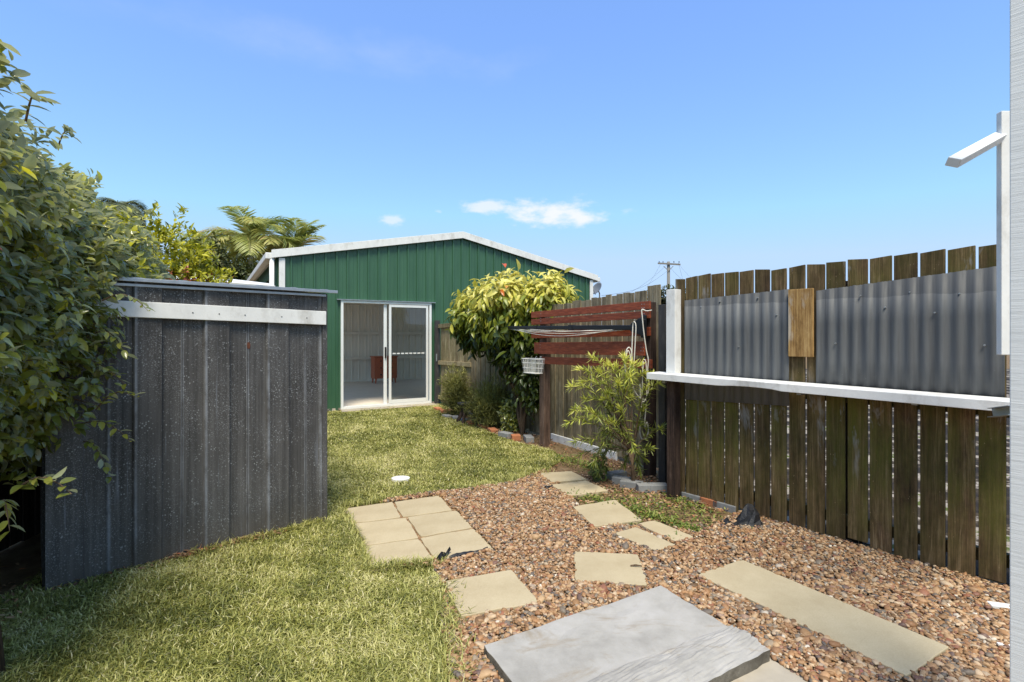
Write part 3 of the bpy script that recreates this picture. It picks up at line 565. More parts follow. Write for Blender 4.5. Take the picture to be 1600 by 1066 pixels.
for a, b in ((0, 1), (1, 0)):
    s_e, s_a = (-.1, SW/2) if a == 0 else (SW+.1, SW/2); ze = EV+.04-(.1*(AP-EV)/(SW/2)); za = AP+.04
    V = [SH(s_e, -ov, ze), SH(s_a, -ov, za), SH(s_a, SDP+ov, za), SH(s_e, SDP+ov, ze)]; m.add(V, [(0, 1, 2, 3)], .5)
m.build('roof', MT['white'], shed, solid=.03)
m = MB(); hgt = .13
for s_e in (-.13, SW+.13):
    ze = EV-.0-(.1*(AP-EV)/(SW/2))+.02; V = []
    for d in (-ov-.022, -ov): V += [SH(s_e, d, ze-hgt*.45), SH(SW/2, d, AP-hgt*.35), SH(SW/2, d, AP+hgt*.75), SH(s_e, d, ze+hgt*.65)]
    m.add(V, [(0, 1, 2, 3), (7, 6, 5, 4), (3, 2, 6, 7), (0, 4, 5, 1), (0, 3, 7, 4), (1, 5, 6, 2)], .5)
m.build('barge_board', MT['white'], shed, bevel=.003)
for s in (-.17, SW+.17):
    m = MB(); m.beam(SH(s, -ov, EV-.02), SH(s, SDP+ov, EV-.02), .11, .11); m.build('gutter', MT['white'], shed, bevel=.01)
m = MB(); m.tube([SH(-.12, -.02, EV-.05), SH(-.12, -.02, .05)], .04, 14); m.build('downpipe', MT['white'], shed, smooth=True)
for s in (.045, SW-.045):
    m = MB(); m.beam(SH(s, -.035, .0), SH(s, -.035, ztop(s)-.02), .10, .018, up=(*SD, 0)) if False else m.prism([SH(s-.05, -.045, 0), SH(s+.05, -.045, 0), SH(s+.05, -.024, 0), SH(s-.05, -.024, 0)], .0, ztop(s)-.05); m.build('corner_trim', MT['white'], shed, bevel=.002)
# sliding door: frame, fixed pane, sliding leaf
fr = MB(); fw = .045; DW = d1-d0
def dbox(m, sa, sb, za, zb, da, db): m.prism([SH(sa, da, 0), SH(sb, da, 0), SH(sb, db, 0), SH(sa, db, 0)], za, zb)
dbox(fr, d0, d0+fw, DZ0, DZ1, -.05, .06); dbox(fr, d1-fw, d1, DZ0, DZ1, -.05, .06); dbox(fr, d0+fw, d1-fw, DZ1-fw, DZ1, -.05, .06); dbox(fr, d0+fw, d1-fw, DZ0, DZ0+.05, -.05, .06)
door = fr.build('sliding_door', MT['alu'], shed, bevel=.003); 
m = MB(); dbox(m, d0-.08, d1+.08, DZ1+.003, DZ1+.018, -.075, -.01); m.build('head_flashing', MT['galv'], door)
mid = d0+DW*.49; m = MB()
dbox(m, mid-.06, mid, DZ0+.052, DZ1-fw-.002, -.005, .025); m.build('leaf_stile', MT['alu'], door, bevel=.002)
m = MB(); a, b = mid+.035, d1-fw-.07; zA, zB = DZ0+.055, DZ1-fw-.01
dbox(m, a, a+.045, zA, zB, -.045, -.015); dbox(m, b-.0, b+.04, zA, zB, -.045, -.015); dbox(m, a+.046, b-.001, zB-.05, zB, -.045, -.015); dbox(m, a+.046, b-.001, zA, zA+.07, -.045, -.015)
m.build('leaf_frame', MT['alu'], door, bevel=.002)
m = MB(); V = [SH(a+.04, -.03, zA+.05), SH(b, -.03, zA+.05), SH(b, -.03, zB-.04), SH(a+.04, -.03, zB-.04)]; m.add(V, [(0, 1, 2, 3)]); m.build('pane', MT['glass'], door)
m = MB(); V = [SH(d0+fw, .012, zA), SH(mid-.06, .012, zA), SH(mid-.06, .012, zB), SH(d0+fw, .012, zB)]; m.add(V, [(0, 1, 2, 3)])
m = MB()
for i in range(8):
    s = a+.075+i*(b-a-.09)/8; dbox(m, s, s+.062, 1.055, 1.08, -.034, -.031)
m.build('safety_strip', MT['alu'], door)
m = MB(); dbox(m, mid-.045, mid-.015, .98, 1.2, -.03, -.006); dbox(m, mid-.05, mid-.03, 1.0, 1.18, -.055, -.031); m.build('handle', MT['black'], door, bevel=.004)
m = MB(); m.prism([SH(d0-.05, -.33, 0), SH(d1+.05, -.30, 0), SH(d1+.0, -.052, 0), SH(d0-.0, -.052, 0)], 0, .028); tag(m.build('doorstep', MT['stain'], bevel=.006), 'narrow concrete doorstep below the glass sliding door', 'doorstep')
# chest of drawers
cs = np.array([SH(1.95, SDP-.55, .05)]).ravel(); cp = AT(600, 560, 15.0); cq = np.array([cp[0], cp[1]]); s_c = float((cq-S0)@SD); d_c = min(SDP-.55, float((cq-S0)@SN))
ch = thing('chest_of_drawers', (*SH(s_c, d_c, 0)[:2], .05), 'reddish brown chest of drawers on legs inside the garage', 'chest of drawers')
m = MB(); dbox(m, s_c-.33, s_c+.33, .19, .80, d_c-.2, d_c+.2); m.build('body', MT['chest'], ch, bevel=.006)
m = MB(); dbox(m, s_c-.36, s_c+.36, .802, .83, d_c-.22, d_c+.22); m.build('top', MT['chest'], ch, bevel=.005)
for k in range(3):
    m = MB(); dbox(m, s_c-.30, s_c+.30, .22+k*.195, .39+k*.195, d_c-.215, d_c-.203); dr = m.build('drawer', MT['chest'], ch, bevel=.003)
    for sx in (-.16, .16): m = MB(); m.tube([SH(s_c+sx, d_c-.216, .305+k*.195), SH(s_c+sx, d_c-.245, .305+k*.195)], [.018, .022], 10); m.build('knob', MT['brass'], dr, smooth=True)
for sx in (-.28, .28):
    for dx in (-.16, .16): m = MB(); m.tube([SH(s_c+sx, d_c+dx, .19), SH(s_c+sx*1.05, d_c+dx, .05)], [.03, .018], 10); m.build('leg', MT['chest'], ch)

# ------------------------------------------------------------------ zinc shed
zs = thing('garden_shed', (*ZS(ZL/2, ZDEP/2, 0)[:2], 0), 'low dark grey speckled zinc garden shed with a white plank across its wall', 'shed')
def zpx(px): p = LN(px, ZA, ZB); return float((p-ZA)@ZD)
st = [zpx(x/2.05) for x in (150, 270, 345, 430, 520, 580, 655, 735, 790, 855, 925, 975)]
def lvl(s):   # profile height
    L = [(st[0]-.2, .012), (st[1]-.008, .012), (st[1], 0), (st[2]-.01, 0), (st[2], .006), (st[3]-.012, .004), (st[3], .022), (st[4]-.006, .02), (st[4], 0), (st[5]-.006, 0), (st[5], .004), (st[5]+.006, 0), (st[6]-.012, 0), (st[6], .022), (st[7]-.006, .02), (st[7], 0),
         (st[8]-.006, 0), (st[8], .004), (st[8]+.006, 0), (st[9]-.012, 0), (st[9], .022), (st[10]-.006, .02), (st[10], 0), (st[11]-.006, 0), (st[11], .004), (st[11]+.006, 0), (ZL-.05, 0), (ZL-.03, .01), (ZL, .01)]
    return L
L = [(s, h) for s, h in lvl(0) if 0 < s < ZL-.001]; L = [(0, .012)]+L+[(ZL, .01)]
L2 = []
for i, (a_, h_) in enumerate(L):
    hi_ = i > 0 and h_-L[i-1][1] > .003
    if hi_: L2.append((a_, h_, 1.)); L2.append((a_+.008, h_, .9)); L2.append((a_+.016, h_, 0.))  # rising rib edges get a painted highlight mixed with wear
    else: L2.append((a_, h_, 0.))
L2 = sorted(L2); HILITE_WEAR = [q[2] for q in L2]; L = [q[:2] for q in L2]; V = []; Fa = []
nz = 9
for i, (s, h) in enumerate(L):
    for j in range(nz):
        z = 1.745*j/(nz-1); bow = .01*math.sin(z*2.2+s*3)-(.05*max(0, 1-s/.25)*max(0, 1-z/1.2))*1; p = ZS(s, -h+bow*.6, z); V.append(p)
for i in range(len(L)-1):
    for j in range(nz-1): a = i*nz+j; Fa.append((a, a+nz, a+nz+1, a+1))
hilite_wear = []
for q in HILITE_WEAR: hilite_wear += [q]*nz
mesh_obj('front_wall', V, Fa, MT['zinc'], zs, rnd=hilite_wear)
m = MB(); trim_profile_wall(m, ZA, ZN, -ZD, [(0.005, ZDEP, lambda s: 0, lambda s: 1.745)], h=.012); trim_profile_wall(m, ZB, ZN, ZD, [(0.005, ZDEP, lambda s: 0, lambda s: 1.745)], h=.012); trim_profile_wall(m, ZA+ZN*ZDEP, ZD, ZN, [(0, ZL, lambda s: 0, lambda s: 1.745)], h=.012)
m.r = [0]*len(m.v); m.build('side_wall', MT['zinc'], zs)
m = MB(); V = []; Fa = []; n = 60
for i in range(n+1):
    s = -.06+(ZL+.14)*i/n
    for d, z in ((-.05, 1.765), (ZDEP*.5, 1.782), (ZDEP+.1, 1.775)): p = ZS(s, d, z+(.006 if i % 8 in (0, 1) else 0)); V.append(p)
for i in range(n):
    for j in range(2): a = i*3+j; Fa.append((a, a+3, a+4, a+1))
m.add(V, Fa, .5); m.build('roof', MT['galv'], zs, solid=.004)
m = MB(); m.beam(ZS(-.06, -.052, 1.757), ZS(ZL+.08, -.052, 1.757), .014, .022); m.beam(ZS(-.0, -.025, 1.727), ZS(ZL, -.025, 1.727), .012, .018); m.build('roof_edge_trim', MT['galv'], zs, bevel=.002)
m = MB(); m.prism([ZS(ZL-.025, -.022, 0), ZS(ZL+.012, -.022, 0), ZS(ZL+.012, .03, 0), ZS(ZL-.025, .0, 0)], 0, 1.74); m.r = [0]*len(m.v); m.build('corner_trim', MT['zinc'], zs)
# plank: from the picture its top edge is ~y 474..487
sA, sB = zpx(120), ZL-.004
def zz(px, py): p = LN(px, ZA, ZB); return ZP(py, p[1])
zt1, zb1 = zz(505, 487), zz(505, 508); zt0, zb0 = zz(230, 472.5), zz(230, 497)
m = MB(); s1 = zpx(230); k = lambda s, a, b: a+(b-a)*(s-s1)/(ZL-s1); V = []
for d in (-.042, -.019):
    for s, top in ((sA, 0), (sB, 0), (sB, 1), (sA, 1)): V.append(ZS(s, d, k(s, zt0, zt1) if top else k(s, zb0, zb1)))
m.add(V, [(0, 1, 2, 3), (7, 6, 5, 4), (0, 4, 5, 1), (1, 5, 6, 2), (2, 6, 7, 3), (3, 7, 4, 0)], .5); pk = m.build('wall_plank', MT['white'], zs, bevel=.003); pk['label'] = 'white painted plank with nail holes'
m = MB()
for px in (299, 340, 380, 437, 476):
    s = zpx(px); z = (k(s, zt0, zt1)*.45+k(s, zb0, zb1)*.55); m = MB(); m.tube([ZS(s, -.0415, z), ZS(s, -.0440, z)], .004, 8); m.build('nail', MT['black'], pk)
m = MB(); c = np.array(ZS(zpx(388), -.006, zz(388, 540))); P = []
for i in range(16): a = 6.283*i/16; P.append((zpx(388)+.011*math.cos(a), c[2]+.024*math.sin(a)))
V = [ZS(s, -.008, z) for s, z in P]+[ZS(s, -.002, z) for s, z in P]; m.add(V, [tuple(range(15, -1, -1))]+[(i, (i+1) % 16, 16+(i+1) % 16, 16+i) for i in range(16)], .5); o = m.build('rust_patch', m_paint('rust', S((92, 52, 34)), .3, .9, 60), zs)

# ------------------------------------------------------------------ near fence
ND = np.array(NB)-np.array(NA); ND = ND/np.linalg.norm(ND); NNv = np.array([-ND[1], ND[0]]);
if NNv@np.array([-1, -1]) < 0: NNv = -NNv       # toward the viewer
def nf(px, off=0., z=0.): p = LN(px, NA, NB)+NNv*off; return np.array([p[0], p[1], z])
nfence = thing('paling_fence', (*LN(1300, NA, NB), 0), 'near mossy brown timber paling fence with gaps, hung with corrugated sheets', 'fence')
ed = [(1058, 1071.5, 436.5), (1074, 1091, 433.3), (1093, 1111, 429.5), (1113.5, 1132, 428), (1135, 1155, 425.7), (1158, 1178.5, 423.8), (1182, 1204, 421.5), (1207, 1230, 421.2), (1235, 1259, 416.4), (1263, 1290, 413.5), (1293, 1322, 409.8), (1326.6, 1357, 405.6), (1361.7, 1393.6, 402.4), (1399, 1433.5, 397.6), (1440, 1477, 392.9), (1483, 1524, 387.8), (1531, 1572, 383.3), (1580, 1632, 377), (1642, 1700, 371)]
m = MB()
for x0, x1, yt in ed:
    gw = .15 if x0 < 1330 else .9
    a, b = LN(x0-gw, NA, NB), LN(x1+gw, NA, NB); ym = (a[1]+b[1])/2; z1 = ZP(yt, ym); z0 = random.uniform(.015, .06); t = random.uniform(.0, .006); V = []
    tl = random.uniform(-.006, .006)
    for off in (0.019+t, t):
        for q, zt_ in ((a, z1+tl), (b, z1-tl)): p = q+NNv*off; V += [(p[0], p[1], z0), (p[0], p[1], zt_)]
    m.add(V, [(0, 2, 3, 1), (4, 5, 7, 6), (1, 3, 7, 5), (0, 4, 6, 2), (0, 1, 5, 4), (2, 6, 7, 3)])
m.build('paling', MT['fence_near'], nfence, bevel=.002)
m = MB()
for z in (.16, 1.0, 1.62): m.beam(nf(1050, -.03, z), nf(1720, -.03, z), .038, .075)
m.build('rail', MT['fence_near'], nfence)
for px in (1330, 1700):
    m = MB(); p = nf(px, -.1); m.box((p[0], p[1], .9), (.1, .1, 1.8), math.atan2(ND[1], ND[0])); m.build('back_post', MT['darkpost'], nfence)
def corr(name, xa, xb, za0, za1, zb0, zb1, off, mat, label, parent=nfence, amp=.0065, pitch=.076):
    a, b = LN(xa, NA, NB), LN(xb, NA, NB); Ls = np.linalg.norm(b-a); n = int(Ls/pitch*12); V = []; Fa = []
    for i in range(n+1):
        t = i/n; p = a+(b-a)*t+NNv*(off+amp*math.sin(2*math.pi*Ls*t/pitch+1)); top = zb0+(zb1-zb0)*t+random.uniform(-.002, .002); bot = za0+(za1-za0)*t
        for j in range(4): V.append((p[0], p[1], bot+(top-bot)*j/3))
    for i in range(n):
        for j in range(3): q = i*4+j; Fa.append((q, q+4, q+5, q+1))
    o = mesh_obj(name, V, Fa, mat, parent, smooth=True, solid=.0015); o['label'] = label; return o
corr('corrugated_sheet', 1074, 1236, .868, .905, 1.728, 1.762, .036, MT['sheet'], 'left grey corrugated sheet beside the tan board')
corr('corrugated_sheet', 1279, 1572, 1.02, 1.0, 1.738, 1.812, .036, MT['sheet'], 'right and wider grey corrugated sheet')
for x0, x1, ys in ((1085, 1232, 470), (1290, 1560, 462)):
    m = MB()
    for k in range(5 if x0 < 1200 else 7):
        px = x0+(x1-x0)*(k+.5)/(5 if x0 < 1200 else 7); p = LN(px, NA, NB)
        z = 1.70+random.uniform(-.05, .02) if k % 2 else 1.62+random.uniform(-.3, .05)
        m = MB(); m.tube([(*(p+NNv*.036), z), (*(p+NNv*.048), z)], [.006, .004], 8); m.build('screw', MT['galv'], nfence)
m = MB(); a, b = nf(1237.5, .05), nf(1276, .05); z1, z0 = ZP(453, a[1]), ZP(557, a[1]); V = []
for off in (.062, .040):
    for px in (1237.5, 1276): p = nf(px, off); V += [(p[0], p[1], z0), (p[0], p[1], z1)]
m.add(V, [(0, 2, 3, 1), (4, 5, 7, 6), (1, 3, 7, 5), (0, 4, 6, 2), (0, 1, 5, 4), (2, 6, 7, 3)], .6); m.build('cover_board', MT['board'], nfence, bevel=.003)['label'] = 'short tan board with a worn pale patch'
# front post: white painted above the shelf, brown below
yaw = math.atan2(ND[1], ND[0]); pp = nf(1061, .08)
m = MB(); m.box((pp[0], pp[1], .54), (.082, .085, 1.08), yaw, .5); m.build('front_post', MT['darkpost'], nfence, bevel=.004)
m = MB(); m.box((pp[0]-.0, pp[1], 1.46), (.092, .09, .73), yaw, .5); m.build('post_casing', MT['white'], nfence, bevel=.004)['label'] = 'white painted post casing above the shelf'
m = MB(); p = nf(1030, -.02); m.box((1.46, 4.92, .86), (.075, .075, 1.72), yaw, .5); tag(m.build('fence_post', MT['greypost'], bevel=.003), 'slim charcoal steel post between the white post casing and the far fence', 'post')
# return panel joining the two fences
m = MB()
for k in range(6):
    t = k/6; a = np.array([1.52, 4.62])*(1-t)+np.array([1.60, 5.30])*t; m.box((a[0], a[1], .92), (.018, .105, 1.8+random.uniform(-.02, .02)), -.12)
tag(m.build('return_fence', MT['fence_far']), 'short run of palings joining the near fence to the far fence', 'fence')
# shelf
sh = thing('shelf', (*nf(1300, .12)[:2], 1.04), 'long white timber shelf fixed along the near mossy fence', 'shelf')
m = MB(); A0 = G(1016, 583, 1.095); dirn = np.array([*-ND, 0]); A1 = nf(1604, .0)
A = nf(1042, .0); A = np.array([A[0], A[1], 0])
p_l = np.array([*LN(1046, NA, NB)]); base = p_l-ND*0; L0 = p_l+ND*.07; L1 = LN(1640, NA, NB); n = 40; V = []; Fa = []
for i in range(n+1):
    t = i/n; c = L0+(L1-L0)*t; zt = 1.098-.02*t; chip = 0
    px = 800+F*(c+NNv*.19)[0]/(c+NNv*.19)[1]
    if 1135 < px < 1225: chip = .012*math.sin((px-1135)/90*math.pi)**.5
    for off, z in ((.05, zt), (.235, zt-.004), (.235-chip*.4, zt-.06+chip), (.05, zt-.056)): p = c+NNv*off; V.append((p[0], p[1], z))
for i in range(n):
    for j in range(4): Fa.append((4*i+j, 4*i+(j+1) % 4, 4*i+4+(j+1) % 4, 4*i+4+j))
Fa += [(3, 2, 1, 0), (4*n, 4*n+1, 4*n+2, 4*n+3)]
Fa = [f[::-1] for f in Fa]; m.add(V, Fa, .5); m.build('board', MT['white'], sh, bevel=.003)
for px in (1052, 1262, 1440):
    m = MB(); p = nf(px, .10); m.beam(nf(px, .055, 1.02), nf(px, .14, 1.02), .03, .03); m.build('bracket', MT['galv'], sh)
m = MB(); a, b = AT(1549, 645, 2.62), AT(1582, 641, 2.5)      # open C channel
for dz in (-.022, .022): m.beam(a+[0, 0, dz], b+[0, 0, dz], .04, .003)
m.beam(a+[.018, .012, 0], b+[.018, .012, 0], .003, .044); m.build('steel_channel', MT['galv'], sh)

# white timber wall of the house at the right edge
wl = thing('house_post', (1.72, 1.65, 0), 'broad white painted rough sawn timber post at the right edge', 'post')
x0 = (1577.5-800)/F
m = MB(); m.prism([(x0*1.6, 1.6), (x0*1.6+.13, 1.448), (x0*1.6+.282, 1.578), (x0*1.6+.152, 1.73)], 0, 2.75); m.build('post_body', MT['sawn'], wl, bevel=.003)
yb = 2.25; xb = (1565-800)/F*yb
m = MB(); m.prism([(xb, yb), (xb+.25, yb), (xb+.25, yb+.03), (xb+.004, yb+.03)], ZP(555, yb), ZP(173, yb)); tag(m.build('hanging_board', MT['white'], bevel=.003), 'white vertical board hanging behind the broad right post', 'board')
aw = AT(1489, 254, 2.0); bw = AT(1576, 206, 2.34); m = MB(); m.beam(aw, bw, .045, .034, up=(.3, -.4, 1)); tag(m.build('awning_arm', MT['white'], bevel=.003), 'white timber arm sticking out from the hanging board against the sky', 'awning arm')
m = MB(); p = G(1545, 945, .03); q = G(1640, 958, .03); m.beam(p, q, .05, .02); tag(m.build('batten', MT['white'], bevel=.003), 'end of a white batten lying on the gravel beside the right post', 'batten')
m = MB(); p = G(1558, 1006, .03); q = G(1640, 1022, .03); m.beam(p, q, .018, .01); tag(m.build('batten', MT['white'], bevel=.002), 'thin white strip on the gravel nearest the right post foot', 'strip')

# ------------------------------------------------------------------ far fence
FD = np.array(FB)-np.array(FA); FL = np.linalg.norm(FD); FD = FD/FL; FN = np.array([-FD[1], FD[0]])
if FN@np.array([-1, -1]) < 0: FN = -FN
def ff(s, off=0, z=0): p = np.array(FA)+FD*s+FN*off; return np.array([p[0], p[1], z])
def fs(px): return float((LN(px, FA, FB)-np.array(FA))@FD)
gate_s = fs(738)
ffence = thing('paling_fence', (*ff(FL/2)[:2], 0), 'far weathered grey paling fence behind the red slatted screen', 'fence')
m = MB(); s = -.04; k = 0
while s < gate_s-.02:
    wdt = random.uniform(.088, .102); o_ = .0 if k % 2 else .012; y = (np.array(FA)+FD*s)[1]; zt = 1.92-.27*(y-5.33)/5.27+random.uniform(-.012, .012)+(.03 if k < 2 else 0)
    V = []
    for off in (o_+.015, o_):
        for ss in (s, s+wdt): p = ff(ss, off); V += [(p[0], p[1], .03 if k % 3 else .05), (p[0], p[1], zt)]
    m.add(V, [(0, 2, 3, 1), (4, 5, 7, 6), (1, 3, 7, 5), (0, 4, 6, 2), (0, 1, 5, 4), (2, 6, 7, 3)]); s += wdt-(.0 if k % 2 else .006)+.004; k += 1
m.build('paling', MT['fence_far'], ffence, bevel=.0015)
m = MB()
for z in (.35, 1.5): m.beam(ff(-.02, -.04, z), ff(gate_s, -.04, z-.15), .04, .08)
m.build('rail', MT['fence_far'], ffence)
m = MB(); m.beam(ff(fs(968), .045, .045), ff(fs(866), .045, .045), .03, .10); m.build('plinth_board', MT['white'], ffence, bevel=.003)['label'] = 'peeling white board along the foot'
gate = thing('fence_gate', (*ff((gate_s+FL)/2)[:2], 0), 'pale timber paling panel with exposed rails beside the garage', 'gate'); m = MB(); s = gate_s+.005
while s < FL-.09:
    w_ = min(.095, FL-.06-s); y = (np.array(FA)+FD*s)[1]; zt = 1.90-.27*(y-5.33)/5.27+random.uniform(-.01, .01); p = ff(s+w_/2, -.015); m.box((p[0], p[1], (zt+.06)/2), (w_-.004, .015, zt-.06), math.atan2(FD[1], FD[0])); s += w_
m.build('paling', MT['gate'], gate)
m = MB()
for zc in (.16, .87, 1.62): m.beam(ff(gate_s+.01, .015, zc+.03), ff(FL-.03, .015, zc), .04, .08)
m.build('rail', MT['gate'], gate, bevel=.003)
m = MB(); m.beam(ff(FL-.015, .06, .90), ff(FL-.015, .06, 1.05), .02, .03); m.build('latch', MT['galv'], gate)
m = MB(); p = ff(FL+.03, .03); m.box((p[0], p[1], .87), (.09, .09, 1.74), math.atan2(FD[1], FD[0]), .5); tag(m.build('fence_post', MT['greypost'], bevel=.003), 'dark charcoal square post beside the glass sliding door', 'post')

# left boundary fence
m = MB()
for k in range(60):
    t = k/60; a = np.array([-2.95, .6])*(1-t)+np.array([-3.9, 7.0])*t; m.box((a[0], a[1], .85), (.018, .1, 1.7+random.uniform(-.02, .02)), .147)
tag(m.build('boundary_fence', MT['fence_left']), 'dark timber boundary fence in shade behind the big hedge', 'fence')

# ------------------------------------------------------------------ red slatted screen
TA, TB = np.array([1.35, 5.14]), np.array([.3825, 6.57]); TD = (TB-TA)/np.linalg.norm(TB-TA); TL = float(np.linalg.norm(TB-TA)); TN = np.array([-TD[1], TD[0]])
if TN@np.array([-1, -1]) < 0: TN = -TN
def tf(s, off=0, z=0): p = TA+TD*s+TN*off; return np.array([p[0], p[1], z])
yt = math.atan2(TD[1], TD[0]); scr = thing('slatted_screen', (*tf(TL/2)[:2], 0), 'red stained slatted timber screen on two posts in front of the far fence', 'screen')
m = MB(); p = tf(0, -.05); m.box((p[0], p[1], .88), (.09, .09, 1.76), yt); m.build('post', MT['darkpost'], scr, bevel=.003)
m = MB(); p = tf(TL, -.05); m.box((p[0], p[1], .85), (.10, .10, 1.70), yt); m.build('post', MT['brownpost'], scr, bevel=.003)
for z0, z1, sa, sb, o_ in ((1.665, 1.745, -.06, .20, .0), (1.575, 1.648, -.06, .20, .0), (1.40, 1.485, -.06, .20, .0), (1.20, 1.345, .0, .12, .012), (1.075, 1.165, -.08, -.04, .0)):
    m = MB(); zc = (z0+z1)/2; m.beam(tf(sa, o_+.012, zc+.022), tf(TL+sb, o_+.012, zc-.012), .022, z1-z0, random.random()); bb = m.build('slat', MT['redboard'], scr, bevel=.002)
    m = MB()
    for s in (.0, .03, TL-.02):
        for dz in (-.018, .018): m = MB(); m.tube([tf(s+abs(dz)*.5, o_+.0232, zc+.015+dz), tf(s+abs(dz)*.5, o_+.026, zc+.015+dz)], .005, 6); m.build('bolt', MT['galv'], bb)
# wire basket on the post
bp = tf(TL, .14); bs = thing('wire_basket', (bp[0], bp[1], .97), 'small white wire peg basket hung on the brown screen post', 'basket')
bx = np.array([*TD, 0])*-1; by = np.array([*TN, 0]); c0 = np.array([bp[0], bp[1], .95]); m = MB()
def bpt(u, v, w_): k = .82+.18*w_; return c0+bx*u*.15*k+by*v*.07*k+np.array([0, 0, w_*.18])
rim = [bpt(-1, -1, 1), bpt(1, -1, 1), bpt(1, 1, 1), bpt(-1, 1, 1)]
for w_ in (0, .35, .7, 1):
    q = [bpt(a, b, w_) for a, b in ((-1, -1), (1, -1), (1, 1), (-1, 1))]
    for i in range(4): m.tube([q[i], q[(i+1) % 4]], .004 if w_ in (1, 0) else .0024, 5)
for i in range(13):
    u = -1+2*i/12
    for v in (-1, 1): m.tube([bpt(u, v, 0), bpt(u, v, 1)], .0022, 5)
    m.tube([bpt(u, -1, 0), bpt(u, 1, 0)], .0022, 5)
for i in range(6):
    v = -1+2*i/5
    for u in (-1, 1): m.tube([bpt(u, v, 0), bpt(u, v, 1)], .0022, 5)
m.build('wire_cage', MT['white'], bs)
m = MB()
for u in (-.3, .3): m.tube([bpt(u, -1, 1), bpt(u, -1, 1)-by*.02+np.array([0, 0, .03]), bpt(u, -1, 1)-by*.04], .003, 5); m.build('hook', MT['galv'], bs); m = MB()

# folding clothesline
cl = thing('clothesline', (*tf(.0, .05)[:2], 1.2), 'black folding clothesline arm with white cords mounted on the red screen', 'clothesline')
zb = 1.495; c = tf(.05, .05, zb); m = MB()
m.prism([tf(-.035, .03)[:2], tf(.035, .03)[:2], tf(.035, .05)[:2], tf(-.035, .05)[:2]], 1.40, 1.63); m.build('wall_bracket', MT['black'], cl, bevel=.008)
m = MB(); V = []
for off in (.05, .10):
    for s, z in ((-.04, 1.42), (.11, 1.46), (.16, 1.50), (.11, 1.55), (.0, 1.60), (-.04, 1.58)): V.append(tf(s, off, z))
m.add(V, [tuple(range(5, -1, -1)), tuple(range(6, 12))]+[(i, (i+1) % 6, 6+(i+1) % 6, 6+i) for i in range(6)], .5); m.build('hinge', MT['black'], cl, bevel=.004)
aE = AT(791, 512, 7.0); a0 = tf(.05, .08, 1.502); dA = (aE-a0); mA = MB(); mA.beam(a0, a0+dA*.42, .04, .052); mA.build('arm', MT['black'], cl, bevel=.006)
mA = MB(); mA.beam(a0+dA*.42, aE, .032, .042); mA.build('arm_extension', MT['black'], cl, bevel=.005)
m = MB(); m.beam(a0+dA*.41, a0+dA*.44, .05, .062); m.build('clamp', MT['black'], cl, bevel=.003); m = MB(); m.beam(a0+dA*.70, a0+dA*.72, .044, .052); m.build('clamp', MT['black'], cl, bevel=.003)
for k, (t0, t1, sag) in enumerate(((.05, .97, .05), (.12, .93, .08), (.2, .9, .03), (.08, .8, .02))):
    pts = []; sd = np.array([*TN, 0])*(.03+.012*k)
    for i in range(15):
        t = i/14; p = a0+dA*(t0+(t1-t0)*t)+sd*math.sin(math.pi*t)+np.array([0, 0, -.02-sag*math.sin(math.pi*t)]); pts.append(p)
    m = MB(); m.tube(pts, .004, 6); m.build('line', MT['rope'], cl, smooth=True)
def rope(pts, lab, r=.0055): m = MB(); m.tube(smoothline(pts, 7), r, 7); return tag(m.build('cord', MT['rope'], smooth=True), lab, 'cord', 'white cords hanging from the screen')
Yr = 4.98
def rp(px, py, dy=0): return AT(px, py, Yr+dy)
rope([rp(1018, 485, .05), rp(1010, 486), rp(1003, 484), rp(1003.5, 495), rp(1006, 520), rp(1010, 548), rp(1013, 563), rp(1012, 580), rp(1014, 600), rp(1012, 618), rp(1006, 628), rp(1001, 622), rp(1000, 600)], 'white cord knotted at the top of the screen post and dropping beside it')
rope([rp(987, 560), rp(988, 530), rp(989, 508), rp(991, 503, -.02), rp(993.5, 510, -.03), rp(992.5, 535, -.02), rp(990, 575), rp(988, 600), rp(996, 618), rp(1008, 626)], 'white cord looped over the black clothesline arm')
rope([rp(979, 590), rp(976, 570), rp(978, 550), rp(983, 543), rp(987, 552), rp(986, 575), rp(982, 592), rp(978, 585), rp(978, 562), rp(981, 548), rp(985, 558), rp(984, 580), rp(982, 597), rp(988, 606)], 'white cord wound into a narrow coil on the screen')
rope([rp(1005, 565), rp(1004, 590), rp(1003, 620), rp(1001, 650), rp(1000, 675), rp(1003, 686), rp(1009, 685), rp(1013, 674), rp(1011, 660), rp(1007, 668), rp(1009, 640), rp(1011, 600), rp(1009, 566), rp(1005, 562)], 'white cord hanging lowest, its loop near the shrub')

